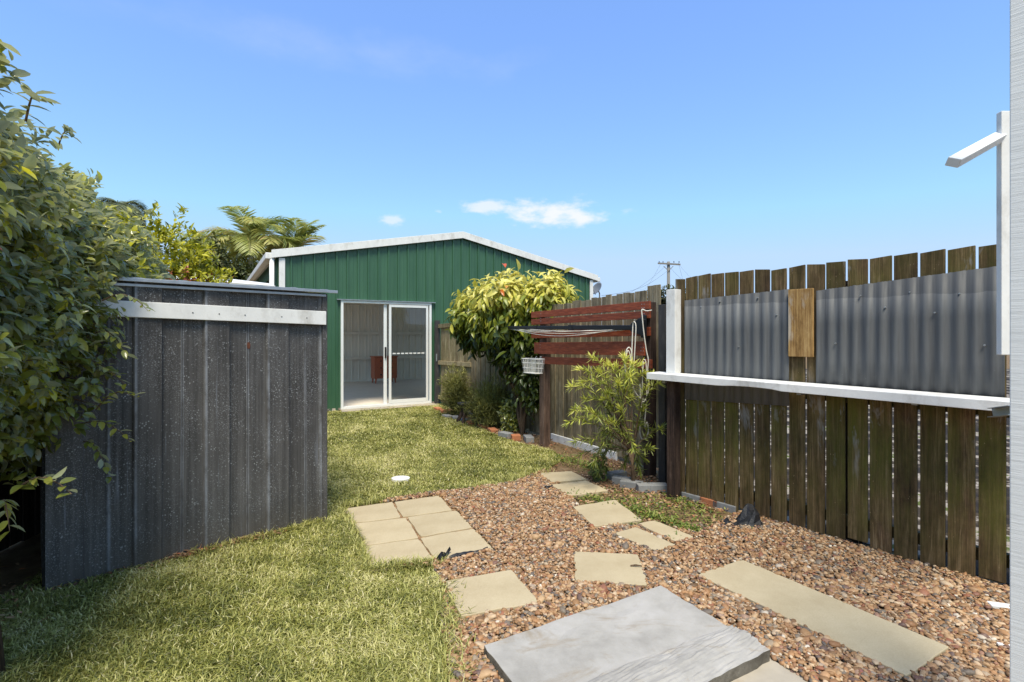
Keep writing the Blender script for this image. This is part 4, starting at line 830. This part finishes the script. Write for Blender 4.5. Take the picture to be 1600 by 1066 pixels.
# ------------------------------------------------------------------ bricks and blocks
def brick(px, py, z, w_, d_, h_, yaw, mat, lab, grp, name='brick'):
    p = G(px, py, 0); m = MB(); m.box((p[0], p[1], z+h_/2), (w_, d_, h_), yaw); return tag(m.build(name, mat, bevel=.006), lab, name, grp)
fy = math.atan2(FD[1], FD[0])
bl = [(790, 684, .21, .11, 'greybrick', 'grey brick at the left end of the short row beside the brown post'), (806, 688, .12, .12, 'clay', 'orange brick in the middle of the short row beside the brown post'), (826, 690, .21, .11, 'greybrick', 'grey topped brick nearest the brown screen post')]
for px, py, a, b, mm, lab in bl: brick(px, py, 0, a, b, .075, fy+(.2 if px < 800 else -.35), MT[mm], lab, 'bricks edging the garden bed')
bl = [(684, 641, 'clay', 'clay brick against the garage wall corner by the dark post'), (693, 645, 'clay', 'clay brick second from the dark post'), (699, 653, 'greybrick', 'grey block at the bend of the edging near the small conifer'), (712, 655, 'greybrick', 'grey block in front of the small conifer'), (724, 659, 'greybrick', 'grey block left of the little bench leg'), (736, 664, 'clay', 'clay brick behind the little bench legs'), (755, 669, 'clay', 'clay brick under the larger fuzzy conifer'), (770, 675, 'clay', 'clay brick right of the larger fuzzy conifer')]
for i, (px, py, mm, lab) in enumerate(bl): brick(px, py, 0, .21, .11, .05, fy+random.uniform(-.3, .3), MT[mm], lab, 'bricks edging the garden bed')
bl = [(963, 748, .2, .5, 'grey block at the back of the curved edging around the willowy shrub'), (974, 757, .2, -.55, 'grey block left in the curved edging around the willowy shrub'), (987, 763, .2, -.45, 'long grey block facing the stepping stones in the curved edging'), (1004.5, 768, .11, .05, 'small square grey block in the middle of the curved edging'), (1028, 768, .17, .0, 'grey block of the curved edging beside the brown post foot')]
for px, py, a, yw, lab in bl: brick(px, py, 0, a, .1, .07, yw, MT['greybrick'], lab, 'blocks edging the willowy shrub', 'block')
for px, py, mm, a, lab in ((1084, 777, 'greybrick', .2, 'grey block under the palings beside the brown post'), (1110, 784, 'clay', .17, 'orange clay brick under the near fence palings'), (1134, 792, 'greybrick', .2, 'grey block under the palings nearest the black cloth')):
    p = LN(px, NA, NB); m = MB(); m.box((p[0]-.0, p[1]-.0, .02), (a, .07, .075), yaw); tag(m.build('brick', MT[mm], bevel=.006), lab, 'brick', 'bricks under the near fence')
m = MB(); P = G(1350, 1062, 0); v, f = icos(2); vv = [(P[0]+p[0]*.055*(1+.1*math.sin(5*p[1])), P[1]+p[1]*.04, .012+p[2]*.028) for p in v]; m.add(vv, [tuple(q) for q in f], .5); tag(m.build('stone', MT['redstone'], smooth=True), 'flat reddish stone on the gravel at the bottom edge', 'stone')
# lawn cap
p = G(626, 752, 0); m = MB(); q = [(p[0]+.09*math.cos(a), p[1]+.075*math.sin(a)) for a in np.linspace(0, 2*math.pi, 20, endpoint=False)]; m.prism(q, 0, .035); tag(m.build('drain_cap', MT['white'], bevel=.005), 'small round pale cap set in the lawn', 'cap')
# black cloth heap and torn strips
def cloth(name, pts, lab, cat='scrap', seed=1):
    gg = np.random.default_rng(seed); V = []; Fa = []; n, k = pts.shape[:2]
    for i in range(n):
        for j in range(k): V.append(pts[i, j])
    for i in range(n-1):
        for j in range(k-1): a = i*k+j; Fa.append((a, a+1, a+k+1, a+k))
    return tag(mesh_obj(name, V, Fa, MT['cloth'], smooth=False, solid=.004), lab, cat)
t = NT('black_weedmat'); n = t.noise((1, 1, 1), 40, 4); col = t.ramp(n, [(.3, S((8, 8, 10))), (.7, S((24, 25, 30)))]); t.bump(n, .5, .01); MT['cloth'] = t.fin(col, .6)
c = G(1162, 824, 0); pts = np.zeros((9, 9, 3)); gg = np.random.default_rng(4)
for i in range(9):
    for j in range(9):
        u, v = i/8-.5, j/8-.5; hgt = max(0, .13*math.exp(-((u-.15)**2*9+(v)**2*10))*(1+.25*math.sin(9*u+7*v))+gg.normal(0, .010)+.005)
        pts[i, j] = (c[0]+u*.26+gg.normal(0, .008), c[1]+v*.16+gg.normal(0, .008), hgt*(1 if max(abs(u), abs(v)) < .45 else .15)+.012)
cloth('black_cloth', pts, 'crumpled peaked black cloth on the gravel by the fence', 'cloth')
c = G(1136, 824, 0); pts = np.zeros((5, 5, 3))
for i in range(5):
    for j in range(5):
        u, v = i/4-.5, j/4-.5; pts[i, j] = (c[0]+u*.07+gg.normal(0, .006), c[1]+v*.08, .02+.05*math.exp(-(u*u+v*v)*9)+gg.uniform(0, .012))
cloth('plastic_scrap', pts, 'small crumpled dark plastic piece left of the black cloth')
for (x0, y0, x1, y1, w_, lab, hh) in ((684, 884, 703, 869, .022, 'short torn black strip at the front paver corner', .05), (702, 880, 762, 866, .02, 'long torn black strip along the front right paver edge', .03), (852, 768, 863, 765, .03, 'tiny black scrap beside the second farthest stepping stone', .03)):
    a, b = G(x0, y0, 0), G(x1, y1, 0); n = 12; pts = np.zeros((n, 3, 3)); dd = (b-a)/np.linalg.norm(b-a); pr = np.array([-dd[1], dd[0], 0])
    for i in range(n):
        t_ = i/(n-1); cc = a+(b-a)*t_
        for j in range(3): pts[i, j] = cc+pr*(j-1)*w_*(.4+.6*math.sin(math.pi*min(1, t_+.15)))*.7+np.array([0, 0, .03+hh*(.5 if j == 1 else .15)*(1+.5*math.sin(7*t_))+gg.normal(0, .003)])
    cloth('plastic_scrap', pts, lab)
m = MB(); P = [G(985, 884, .04), G(993, 883, .046), G(1003, 884.5, .044)]; m.tube(P, [.004, .005, .003], 6); tag(m.build('twig', MT['trunk']), 'short brown twig lying on the skewed stepping stone', 'twig')
# little bench
bb = AT(733, 630, 8.35); bn = thing('garden_bench', (bb[0], bb[1], 0), 'little dark weathered bench half hidden between two conifers', 'bench')
zt_ = ZP(630, 8.35); m = MB(); dv = np.array([.88, .47, 0]); m.beam((bb[0], bb[1], zt_)-dv*.17, (bb[0], bb[1], zt_)+dv*.2, .2, .03); m.build('seat', MT['benchtop'], bn, bevel=.004)
for k, (sx, lean) in enumerate(((-.06, -.1), (.1, .05))):
    for s2 in (-1, 1):
        b0 = np.array([bb[0], bb[1], zt_-.02])+dv*sx; nn = np.array([.47, -.88, 0]); m = MB(); m.beam(b0, (b0[0]+dv[0]*lean+nn[0]*.12*s2, b0[1]+dv[1]*lean+nn[1]*.12*s2, 0), .035, .05); m.build('leg', MT['benchtop'] if k else MT['darkpost'], bn)

# ------------------------------------------------------------------ vegetation
def stems(m, base, tips, r0, seed=0, wig=.06):
    gg = np.random.default_rng(seed); base = np.array(base, float)
    for tp in tips:
        tp = np.array(tp, float); P = [base+(tp-base)*t+np.array([0, 0, .15*math.sin(math.pi*t)])*np.linalg.norm(tp-base)*.3+gg.normal(0, wig, 3)*math.sin(math.pi*t)*np.linalg.norm(tp-base) for t in np.linspace(0, 1, 7)]
        m.tube(P, list(np.linspace(r0, r0*.18, 7)), 6)
def inshed(P):
    q = P[:, :2]-ZA; s = q@ZD; d = q@ZN; return (s > -.0) & (s < ZL) & (d > -.05) & (d < ZDEP) & (P[:, 2] < 1.79)
# big hedge
EL_ = [((-2.52, 1.5, 1.84), (.76, .76, 1.0)), ((-2.74, 2.1, 1.70), (.70, .70, .90)), ((-2.78, 2.75, 1.55), (.53, .55, .80)), ((-3.02, 3.35, 1.70), (.56, .62, .70))]
hd = thing('hedge_shrub', (-2.45, 1.9, 0), 'huge glossy dark green leafy shrub filling the left edge', 'shrub')
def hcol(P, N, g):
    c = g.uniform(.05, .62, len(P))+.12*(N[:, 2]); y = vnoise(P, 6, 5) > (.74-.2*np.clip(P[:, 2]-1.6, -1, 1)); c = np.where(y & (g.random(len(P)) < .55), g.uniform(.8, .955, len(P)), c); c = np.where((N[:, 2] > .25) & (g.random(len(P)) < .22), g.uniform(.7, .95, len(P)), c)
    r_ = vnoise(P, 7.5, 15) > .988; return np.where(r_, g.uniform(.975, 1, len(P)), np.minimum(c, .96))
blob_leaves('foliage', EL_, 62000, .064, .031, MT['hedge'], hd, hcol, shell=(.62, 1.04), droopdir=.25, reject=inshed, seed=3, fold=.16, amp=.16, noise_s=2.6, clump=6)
m = MB(); tr = [(-2.08, 2.12, 0), (-2.12, 2.12, .4), (-2.25, 2.1, .9), (-2.4, 2.0, 1.5)]; m.tube([np.array(q)+[-.06, 0, 0] for q in tr], [.035, .03, .025, .02], 9)
m.tube([(-2.5, 1.9, 0), (-2.55, 1.9, .6), (-2.7, 1.9, 1.2)], [.06, .05, .03], 9)
m.build('trunk', MT['trunk'], hd, smooth=True)
m = MB(); gg = np.random.default_rng(8); tips = []
for c_, r_ in EL_:
    for _ in range(26):
        u = unit(gg.normal(size=3)); u[0] = abs(u[0]); tips.append(np.array(c_)+u*np.array(r_)*.97)
stems(m, (-2.6, 2.2, 1.2), tips, .014, 4); m.build('branch', MT['trunk'], hd)
# stray shoots reaching over the zinc wall
def shoot(m, base, tip, n, L, Wd, seed, cr=(.1, .6)):
    gg = np.random.default_rng(seed); b, tpt = np.array(base, float), np.array(tip, float); d = tpt-b; P = [b+d*t+np.array([0, 0, .06*math.sin(math.pi*t)]) for t in np.linspace(0, 1, 6)]; m.tube(P, [.004, .004, .003, .003, .002, .001], 5)
    t = np.linspace(.1, 1, n); Q = b+d*t[:, None]; Q[:, 2] += .06*np.sin(math.pi*t); side = unit(np.cross(d, [0, 0, 1]))
    D = unit(d)[None]*.7+side[None]*np.where(np.arange(n) % 2, 1, -1)[:, None]+gg.normal(0, .35, (n, 3)); U = np.tile([0, 0, 1.], (n, 1))+gg.normal(0, .4, (n, 3))
    return Q, D, U, gg.uniform(.75, 1.1, n)*L, gg.uniform(.8, 1.1, n)*Wd, gg.uniform(*cr, n)
m = MB(); A_ = []
for k, (b, tp) in enumerate((((150, 640), (212, 622)), ((90, 560), (195, 600)), ((120, 665), (205, 690)), ((20, 770), (112, 772)), ((130, 690), (170, 745)), ((160, 470), (232, 486)), ((150, 520), (200, 560)), ((0, 790), (15, 830)), ((90, 232), (112, 215)), ((40, 190), (62, 160)))):
    A_.append(shoot(m, AT(*b, 2.7 if b[0] > 60 else 1.9), AT(*tp, 2.72 if b[0] > 60 else 1.85), 14, .062, .028, k))
m.build('shoot_stem', MT['trunk'], hd); cat_ = [np.concatenate([a[i] for a in A_]) for i in range(6)]; V, Fa, k = leaves(cat_[0], cat_[1], cat_[2], cat_[3], cat_[4], .16, .25); mesh_obj('shoot_foliage', V, Fa, MT['hedge'], hd, rnd=np.repeat(cat_[5], k), smooth=True)

# lime shrub behind zinc shed
ls = thing('lime_shrub', (-3.9, 5.9, 0), 'bright yellow green shrub rising behind the zinc shed roof', 'shrub')
def lcol(P, N, g): c = g.uniform(.1, .9, len(P)); low = (P[:, 2] < 2.12) & (vnoise(P, 5, 4) > .45); return np.where(low & (g.random(len(P)) < .6), g.uniform(.96, 1, len(P)), c)
blob_leaves('foliage', [((-4.05, 5.9, 2.08), (.52, .5, .66)), ((-4.45, 5.75, 2.2), (.42, .45, .6)), ((-3.72, 5.95, 1.9), (.40, .4, .42)), ((-4.1, 5.9, 1.2), (.7, .6, .9))], 11000, .07, .03, MT['fartop'], ls, lcol, shell=(.5, 1.08), droopdir=-.5, seed=6, amp=.3, noise_s=3.5, clump=7)
m = MB(); stems(m, (-4.0, 5.9, 0), [(-4.3, 5.8, 2.3), (-3.7, 5.9, 2.1), (-4.0, 6.0, 2.6)], .03, 5); m.build('stem', MT['trunk'], ls)

# mottled shrub on the far fence
cr = thing('mottled_shrub', (.05, 7.9, 0), 'rounded shrub with drooping yellow and green leaves over the far fence', 'shrub')
CE = [((-.06, 7.55, 1.72), (.56, .5, .56)), ((.42, 7.45, 1.78), (.48, .5, .5)), ((-.42, 7.95, 1.70), (.44, .45, .46)), ((.22, 7.42, 1.38), (.40, .34, .42)), ((.54, 7.4, 1.88), (.32, .35, .34))]
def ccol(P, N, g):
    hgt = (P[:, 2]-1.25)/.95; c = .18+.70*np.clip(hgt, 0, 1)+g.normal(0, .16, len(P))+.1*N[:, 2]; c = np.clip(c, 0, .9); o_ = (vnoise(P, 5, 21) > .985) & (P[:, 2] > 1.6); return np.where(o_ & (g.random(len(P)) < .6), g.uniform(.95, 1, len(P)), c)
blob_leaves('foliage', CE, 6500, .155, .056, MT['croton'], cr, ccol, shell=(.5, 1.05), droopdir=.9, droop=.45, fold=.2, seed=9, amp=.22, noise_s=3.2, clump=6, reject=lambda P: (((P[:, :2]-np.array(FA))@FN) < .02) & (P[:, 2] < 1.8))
m = MB(); stems(m, (.15, 7.35, 0), [(-.3, 7.6, 1.7), (.4, 7.4, 1.8), (.1, 7.5, 2.0), (.6, 7.3, 1.6), (-.1, 7.6, 1.2)], .028, 9); m.build('stem', MT['trunk'], cr)
def vcol(P, N, g): return g.uniform(0, .35, len(P))
blob_leaves('hanging_foliage', [((.27, 7.18, .98), (.24, .2, .42)), ((.3, 7.1, .62), (.10, .10, .26))], 620, .09, .04, MT['croton'], cr, vcol, shell=(.4, 1.1), droopdir=1, seed=19, amp=.4, clump=4)

# needle shrubs
MT['needle'] = m_leaf('needle_leaf_pale', [(0, S((84, 86, 38))), (.6, S((134, 134, 64))), (1, S((172, 166, 92)))], .6, .3)
def needle_shrub(c, r, n, lab, seed, name='conifer_shrub', L=.07):
    t_ = thing(name, (c[0], c[1], 0), lab, 'shrub', 'small fuzzy shrubs in the brick edged bed'); gg = np.random.default_rng(seed)
    m = MB(); tips = [np.array(c)+unit(gg.normal(size=3))*np.array(r)*.8 for _ in range(26)]; stems(m, (c[0], c[1], 0), tips, .008, seed); m.build('stem', MT['trunk'], t_)
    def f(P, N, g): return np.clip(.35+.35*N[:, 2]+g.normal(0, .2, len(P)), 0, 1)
    blob_leaves('foliage', [(c, r), ((c[0]+r[0]*.3, c[1], c[2]-r[2]*.3), (r[0]*.7, r[1]*.7, r[2]*.6))], n, L, .007, MT['needle'], t_, f, shell=(.2, 1.08), droopdir=-.5, seed=seed, amp=.4, noise_s=5, clump=9)
c = AT(712, 616, 9.1); needle_shrub((c[0], c[1], .42), (.22, .22, .36), 6500, 'smaller fuzzy bronze green conifer nearest the garage door', 31)
c = AT(768, 640, 8.0); needle_shrub((c[0], c[1], .33), (.34, .28, .32), 9000, 'larger fuzzy olive conifer right of the little bench', 32)
c = AT(798, 648, 7.6); t_ = thing('leafy_plant', (c[0], c[1], 0), 'low dark glossy plant touching the larger conifer', 'plant')
blob_leaves('foliage', [((c[0], c[1], .22), (.14, .14, .24))], 420, .07, .04, MT['hedge'], t_, lambda P, N, g: g.uniform(.2, .7, len(P)), shell=(.3, 1.05), seed=41)
m = MB(); stems(m, (c[0], c[1], 0), [(c[0]-.05, c[1], .35), (c[0]+.06, c[1], .3)], .006, 2); m.build('stem', MT['trunk'], t_)

# willowy shrub in front of the screen
wb = G(990, 752, 0); wb[1] = 4.78; wb[0] = (990-800)/F*4.78
ws = thing('willowy_shrub', (wb[0], wb[1], 0), 'airy shrub with narrow lime green leaves in front of the red screen', 'shrub')
gg = np.random.default_rng(17); m = MB(); Q, D_, U_, L_, W_, C_ = [], [], [], [], [], []
tips = [(905, 578), (893, 605), (898, 640), (925, 560), (950, 572), (975, 560), (1000, 572), (1020, 590), (1030, 600), (890, 660), (915, 625), (940, 600), (965, 600), (930, 650), (955, 640), (985, 620), (1005, 640), (900, 690), (925, 690), (945, 680), (975, 670), (1010, 670), (1032, 670), (905, 712), (930, 720), (1005, 715), (960, 700), (985, 590), (912, 597), (1010, 610), (945, 625), (970, 640), (915, 660), (990, 700), (1000, 735), (975, 725), (935, 740), (1015, 700), (955, 660), (935, 582), (962, 575), (987, 570), (1008, 585), (920, 640), (950, 615), (978, 612)]
fork = np.array([wb[0]-.02, wb[1]-.02, .35])
m.tube([wb, (wb[0]-.01, wb[1], .2), fork], [.02, .017, .013], 8); m.tube([wb, wb+[.0, .0, .2], AT(968, 660, 4.75)], [.014, .013, .009], 8)
for i, (x, y) in enumerate(tips):
    tip = AT(x, y, 4.72+gg.normal(0, .16)); st_ = fork if i % 3 else AT(968, 660, 4.75); d = tip-st_; Ld = np.linalg.norm(d); arch = .22*Ld if y < 640 else .1*Ld
    ts = np.linspace(0, 1, 9); P = [st_+d*t+np.array([0, 0, arch*math.sin(math.pi*t**1.3)]) for t in ts]; m.tube(P, list(np.linspace(.006, .0015, 9)), 5)
    nn = int(36+Ld*62); tt = np.concatenate([gg.uniform(.35, 1, nn), np.full(16, .99)]); Pq = st_+d*tt[:, None]; Pq[:, 2] += arch*np.sin(math.pi*tt**1.3); k = len(tt)
    ax = unit(d+np.array([0, 0, -arch*1.6])); dd = ax[None]*.9+gg.normal(0, .62, (k, 3)); Q.append(Pq); D_.append(dd); U_.append(np.tile([0, 0, 1.], (k, 1))+gg.normal(0, .5, (k, 3))); L_.append(gg.uniform(.045, .10, k)); W_.append(gg.uniform(.006, .010, k)); hh = np.clip((Pq[:, 2]-.35)/.8, 0, 1); C_.append(np.clip(.08+.62*hh*tt+.15*(tt > .9)+gg.normal(0, .14, k), 0, 1))
m.build('stem', MT['trunk'], ws, smooth=True)
V, Fa, k = leaves(np.concatenate(Q), np.concatenate(D_), np.concatenate(U_), np.concatenate(L_), np.concatenate(W_), .1, .15); mesh_obj('foliage', V, Fa, MT['willow'], ws, rnd=np.repeat(np.concatenate(C_), k))
# seedling at its foot
sb = G(935, 752, 0); t_ = thing('seedling', (sb[0], sb[1], 0), 'small dark leafy seedling left of the curved edging', 'plant'); m = MB(); m.tube([sb, sb+[0, 0, .2]], [.004, .002], 5); m.build('stem', MT['trunk'], t_)
blob_leaves('foliage', [((sb[0], sb[1], .15), (.08, .08, .14))], 260, .045, .012, MT['weed'], t_, lambda P, N, g: g.uniform(0, .5, len(P)), shell=(.2, 1.1), seed=44)

# palms
def palm(name, base, H_, nf_, FLn, mat, lab, seed, droop=1.0, lw=.03, ll=.42, updeg=(10, 80), nl=46, grp='palms behind the sheds'):
    gg = np.random.default_rng(seed); t_ = thing(name, (base[0], base[1], 0), lab, 'palm', grp); m = MB(); lean = gg.normal(0, .05, 2)
    top = np.array([base[0]+lean[0]*H_, base[1]+lean[1]*H_, H_]); m.tube([np.array([base[0], base[1], 0])*(1-t)+top*t for t in np.linspace(0, 1, 6)], [.11, .09, .085, .08, .075, .06], 10); m.build('trunk', MT['palmtrunk'], t_, smooth=True)
    Q, D, U, L, W, Cc = [], [], [], [], [], []; mr = MB()
    for i in range(nf_):
        az = 2*math.pi*i/nf_*1.0+gg.uniform(-.3, .3); el = R(gg.uniform(*updeg)); h = np.array([math.cos(az), math.sin(az), 0]); ln = FLn*gg.uniform(.8, 1.1); P = []; p = top.copy(); a = el
        for j in range(14): P.append(p.copy()); p = p+(h*math.cos(a)+np.array([0, 0, math.sin(a)]))*ln/13; a -= droop*.13*(1+.5*j/13)
        P = np.array(P); mr.tube(P, list(np.linspace(.018, .004, 14)), 5); side = np.array([-h[1], h[0], 0])
        for sgn in (-1, 1):
            tt = np.linspace(.14, 1, nl); xi = tt*13; k0 = np.minimum(xi.astype(int), 12); fr_ = (xi-k0)[:, None]; q = P[k0]*(1-fr_)+P[k0+1]*fr_; ax = unit(P[k0+1]-P[k0]); upv = unit(np.cross(ax, side))*np.where(1, 1, 1)
            upv = np.where(upv[:, 2:3] < 0, -upv, upv); d = ax*.75+side*sgn*.9+upv*.30+gg.normal(0, .1, (nl, 3)); Q.append(q); D.append(d); U.append(upv); L.append(ll*np.sin(np.clip(tt*math.pi*.93+.18, 0, math.pi))**.6*gg.uniform(.85, 1.1, nl)); W.append(np.full(nl, lw)); Cc.append(np.clip(gg.uniform(.1, .9)+gg.normal(0, .1, nl), 0, 1))
    mr.build('frond_rib', MT['palm'], t_); V, Fa, k = leaves(np.concatenate(Q), np.concatenate(D), np.concatenate(U), np.concatenate(L), np.concatenate(W), .15, .5); mesh_obj('frond', V, Fa, mat, t_, rnd=np.repeat(np.concatenate(Cc), k))
c = AT(400, 376, 16.5); palm('palm_tree', c, c[2]-.1, 20, 2.0, MT['palm'], 'tall arching golden green palm left of the garage roof', 51, droop=.85, lw=.042, ll=.6, nl=44)
c = AT(348, 380, 18); palm('palm_tree', c, c[2]-.1, 14, 1.8, MT['palm'], 'smaller feathery palm at the left of the palm clump', 52, droop=.95, lw=.04, ll=.55, nl=42)
c = AT(462, 394, 17.5); palm('palm_tree', c, c[2]-.1, 14, 1.4, MT['palm'], 'low palm with stiff fronds just above the garage eave', 53, droop=.5, updeg=(30, 85), lw=.04, ll=.55, nl=42)
c = AT(430, 388, 18.5); palm('palm_tree', c, c[2]-.2, 11, 1.5, MT['palm'], 'palm behind the tall arching palm and the garage eave', 54, droop=.8, lw=.04, ll=.55, nl=42)
c = AT(207, 332, 22); palm('feather_palm', c, c[2]-.1, 20, 1.5, MT['featherpalm'], 'distant grey green palm peeking over the hedge', 55, droop=1.5, lw=.035, ll=.5)
def tree(c, r, n, L, lab, seed, cat='tree', name='leafy_tree', mat='farleaf', grp=None):
    t_ = thing(name, (c[0], c[1], 0), lab, cat, grp); m = MB(); stems(m, (c[0], c[1], 0), [(c[0]+r[0]*a, c[1], c[2]+r[2]*b) for a, b in ((-.5, .2), (.4, .3), (0, .5), (.1, 0))], .08, seed, .03); m.build('trunk', MT['trunk'], t_)
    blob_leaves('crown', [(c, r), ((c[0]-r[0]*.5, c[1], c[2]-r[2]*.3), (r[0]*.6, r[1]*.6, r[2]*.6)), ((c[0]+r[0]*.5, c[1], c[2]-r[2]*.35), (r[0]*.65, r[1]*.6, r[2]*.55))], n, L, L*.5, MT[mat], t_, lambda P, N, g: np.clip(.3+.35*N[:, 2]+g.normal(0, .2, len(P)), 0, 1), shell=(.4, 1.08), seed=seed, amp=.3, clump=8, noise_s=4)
c = AT(335, 440, 14.5); tree(tuple(c), (.9, .9, .95), 6000, .13, 'dark bushy tree between the lime shrub and the palms', 61)
c = AT(400, 462, 15.2); tree(tuple(c), (1.0, .8, .9), 4500, .13, 'dense dark green tree below the tall arching palm', 62)
c = AT(178, 405, 13); tree(tuple(c), (.7, .7, .9), 3000, .12, 'mid green tree mostly hidden behind the hedge top', 65)
c = AT(1046, 462, 30); tree(tuple(c), (1.3, .8, .5), 1500, .16, 'distant tree top just over the gap between the fences', 63)

# neighbour roof behind zinc shed
r = thing('neighbour_outbuilding', (-4.9, 8.0, 0), 'white roofed outbuilding glimpsed behind the zinc shed', 'outbuilding')
m = MB(); V = [AT(285, 429, 7.4), AT(420, 445, 7.6), AT(430, 449, 7.1), AT(270, 437, 6.9)]; m.add(V, [(0, 1, 2, 3)], .5); m.build('roof', MT['white'], r, solid=.04)
m = MB(); zt_ = min(v[2] for v in V)-.05; m.prism([V[0][:2], V[1][:2], V[2][:2], V[3][:2]], 0, zt_); m.build('wall', MT['lining'], r)

# power pole and wires
PY = 48.; c = AT(1044.5, 412, PY); po = thing('power_pole', (c[0], c[1], 0), 'distant timber power pole with a crossarm above the fences', 'power pole')
m = MB(); m.tube([(c[0], c[1], 0), (c[0], c[1], ZP(409, PY))], [.19, .14], 10); m.build('pole_shaft', MT['pole'], po, smooth=True)
m = MB(); m.beam(AT(1028, 411.5, PY-.2), AT(1063, 413.5, PY-.2), .12, .14); m.beam(AT(1037, 416, PY-.2), AT(1044, 423, PY-.2), .05, .05); m.beam(AT(1052, 416, PY-.2), AT(1045, 423, PY-.2), .05, .05); m.build('crossarm', MT['pole'], po)
m = MB()
for x in (1030, 1036, 1053, 1061): p = AT(x, 411, PY-.2); m = MB(); m.tube([p, p+[0, 0, .16]], [.03, .045], 8); m.build('insulator', MT['greypost'], po)
m = MB()
for (x0, y0, Y0, x1, y1, Y1, sg) in ((1042, 424, PY, 940, 462, 30, .5), (1042, 414, PY-.2, 960, 470, 38, .3), (1047, 418, PY, 1120, 462, 26, .4), (1060, 412, PY-.2, 1110, 450, 40, .4), (1033, 411, PY-.2, 1000, 452, 120, 1.), (1060, 411, PY-.2, 1075, 448, 120, 1.)):
    a, b = AT(x0, y0, Y0), AT(x1, y1, Y1); m = MB(); m.tube([a+(b-a)*t-np.array([0, 0, sg*math.sin(math.pi*t)]) for t in np.linspace(0, 1, 10)], .009, 4); m.build('wire', MT['greypost'], po)
# satellite dish
c = AT(934, 452, 24.); dd_ = thing('satellite_dish', (c[0], c[1], 0), 'small grey satellite dish beside the garage corner above the far fence', 'satellite dish')
m = MB(); V = []; Fa = []; ax = unit(np.array([-.75, -.45, .45])); u_ = unit(np.cross(ax, [0, 0, 1])); v_ = np.cross(u_, ax)
for i in range(6):
    for j in range(20): r_ = .32*i/5; a = 6.283*j/20; V.append(c+u_*r_*math.cos(a)+v_*r_*math.sin(a)+ax*(.09*(i/5)**2))
for i in range(5):
    for j in range(20): Fa.append((i*20+j, i*20+(j+1) % 20, (i+1)*20+(j+1) % 20, (i+1)*20+j))
m.add(V, Fa, .5); m.build('reflector', MT['dish'], dd_, smooth=True, solid=.01)
m = MB(); e_ = c+ax*.38+np.array([0, 0, -.1]); m.tube([c-v_*.3, e_], .015, 6); m.tube([e_, e_+ax*-.07], .035, 8); m.build('feed_arm', MT['dish'], dd_)
m = MB(); m.tube([(c[0]+.1, c[1]+.1, 0), (c[0]+.1, c[1]+.1, c[2]-.2), c-ax*.02], .03, 8); m.build('mast', MT['pole'], dd_)
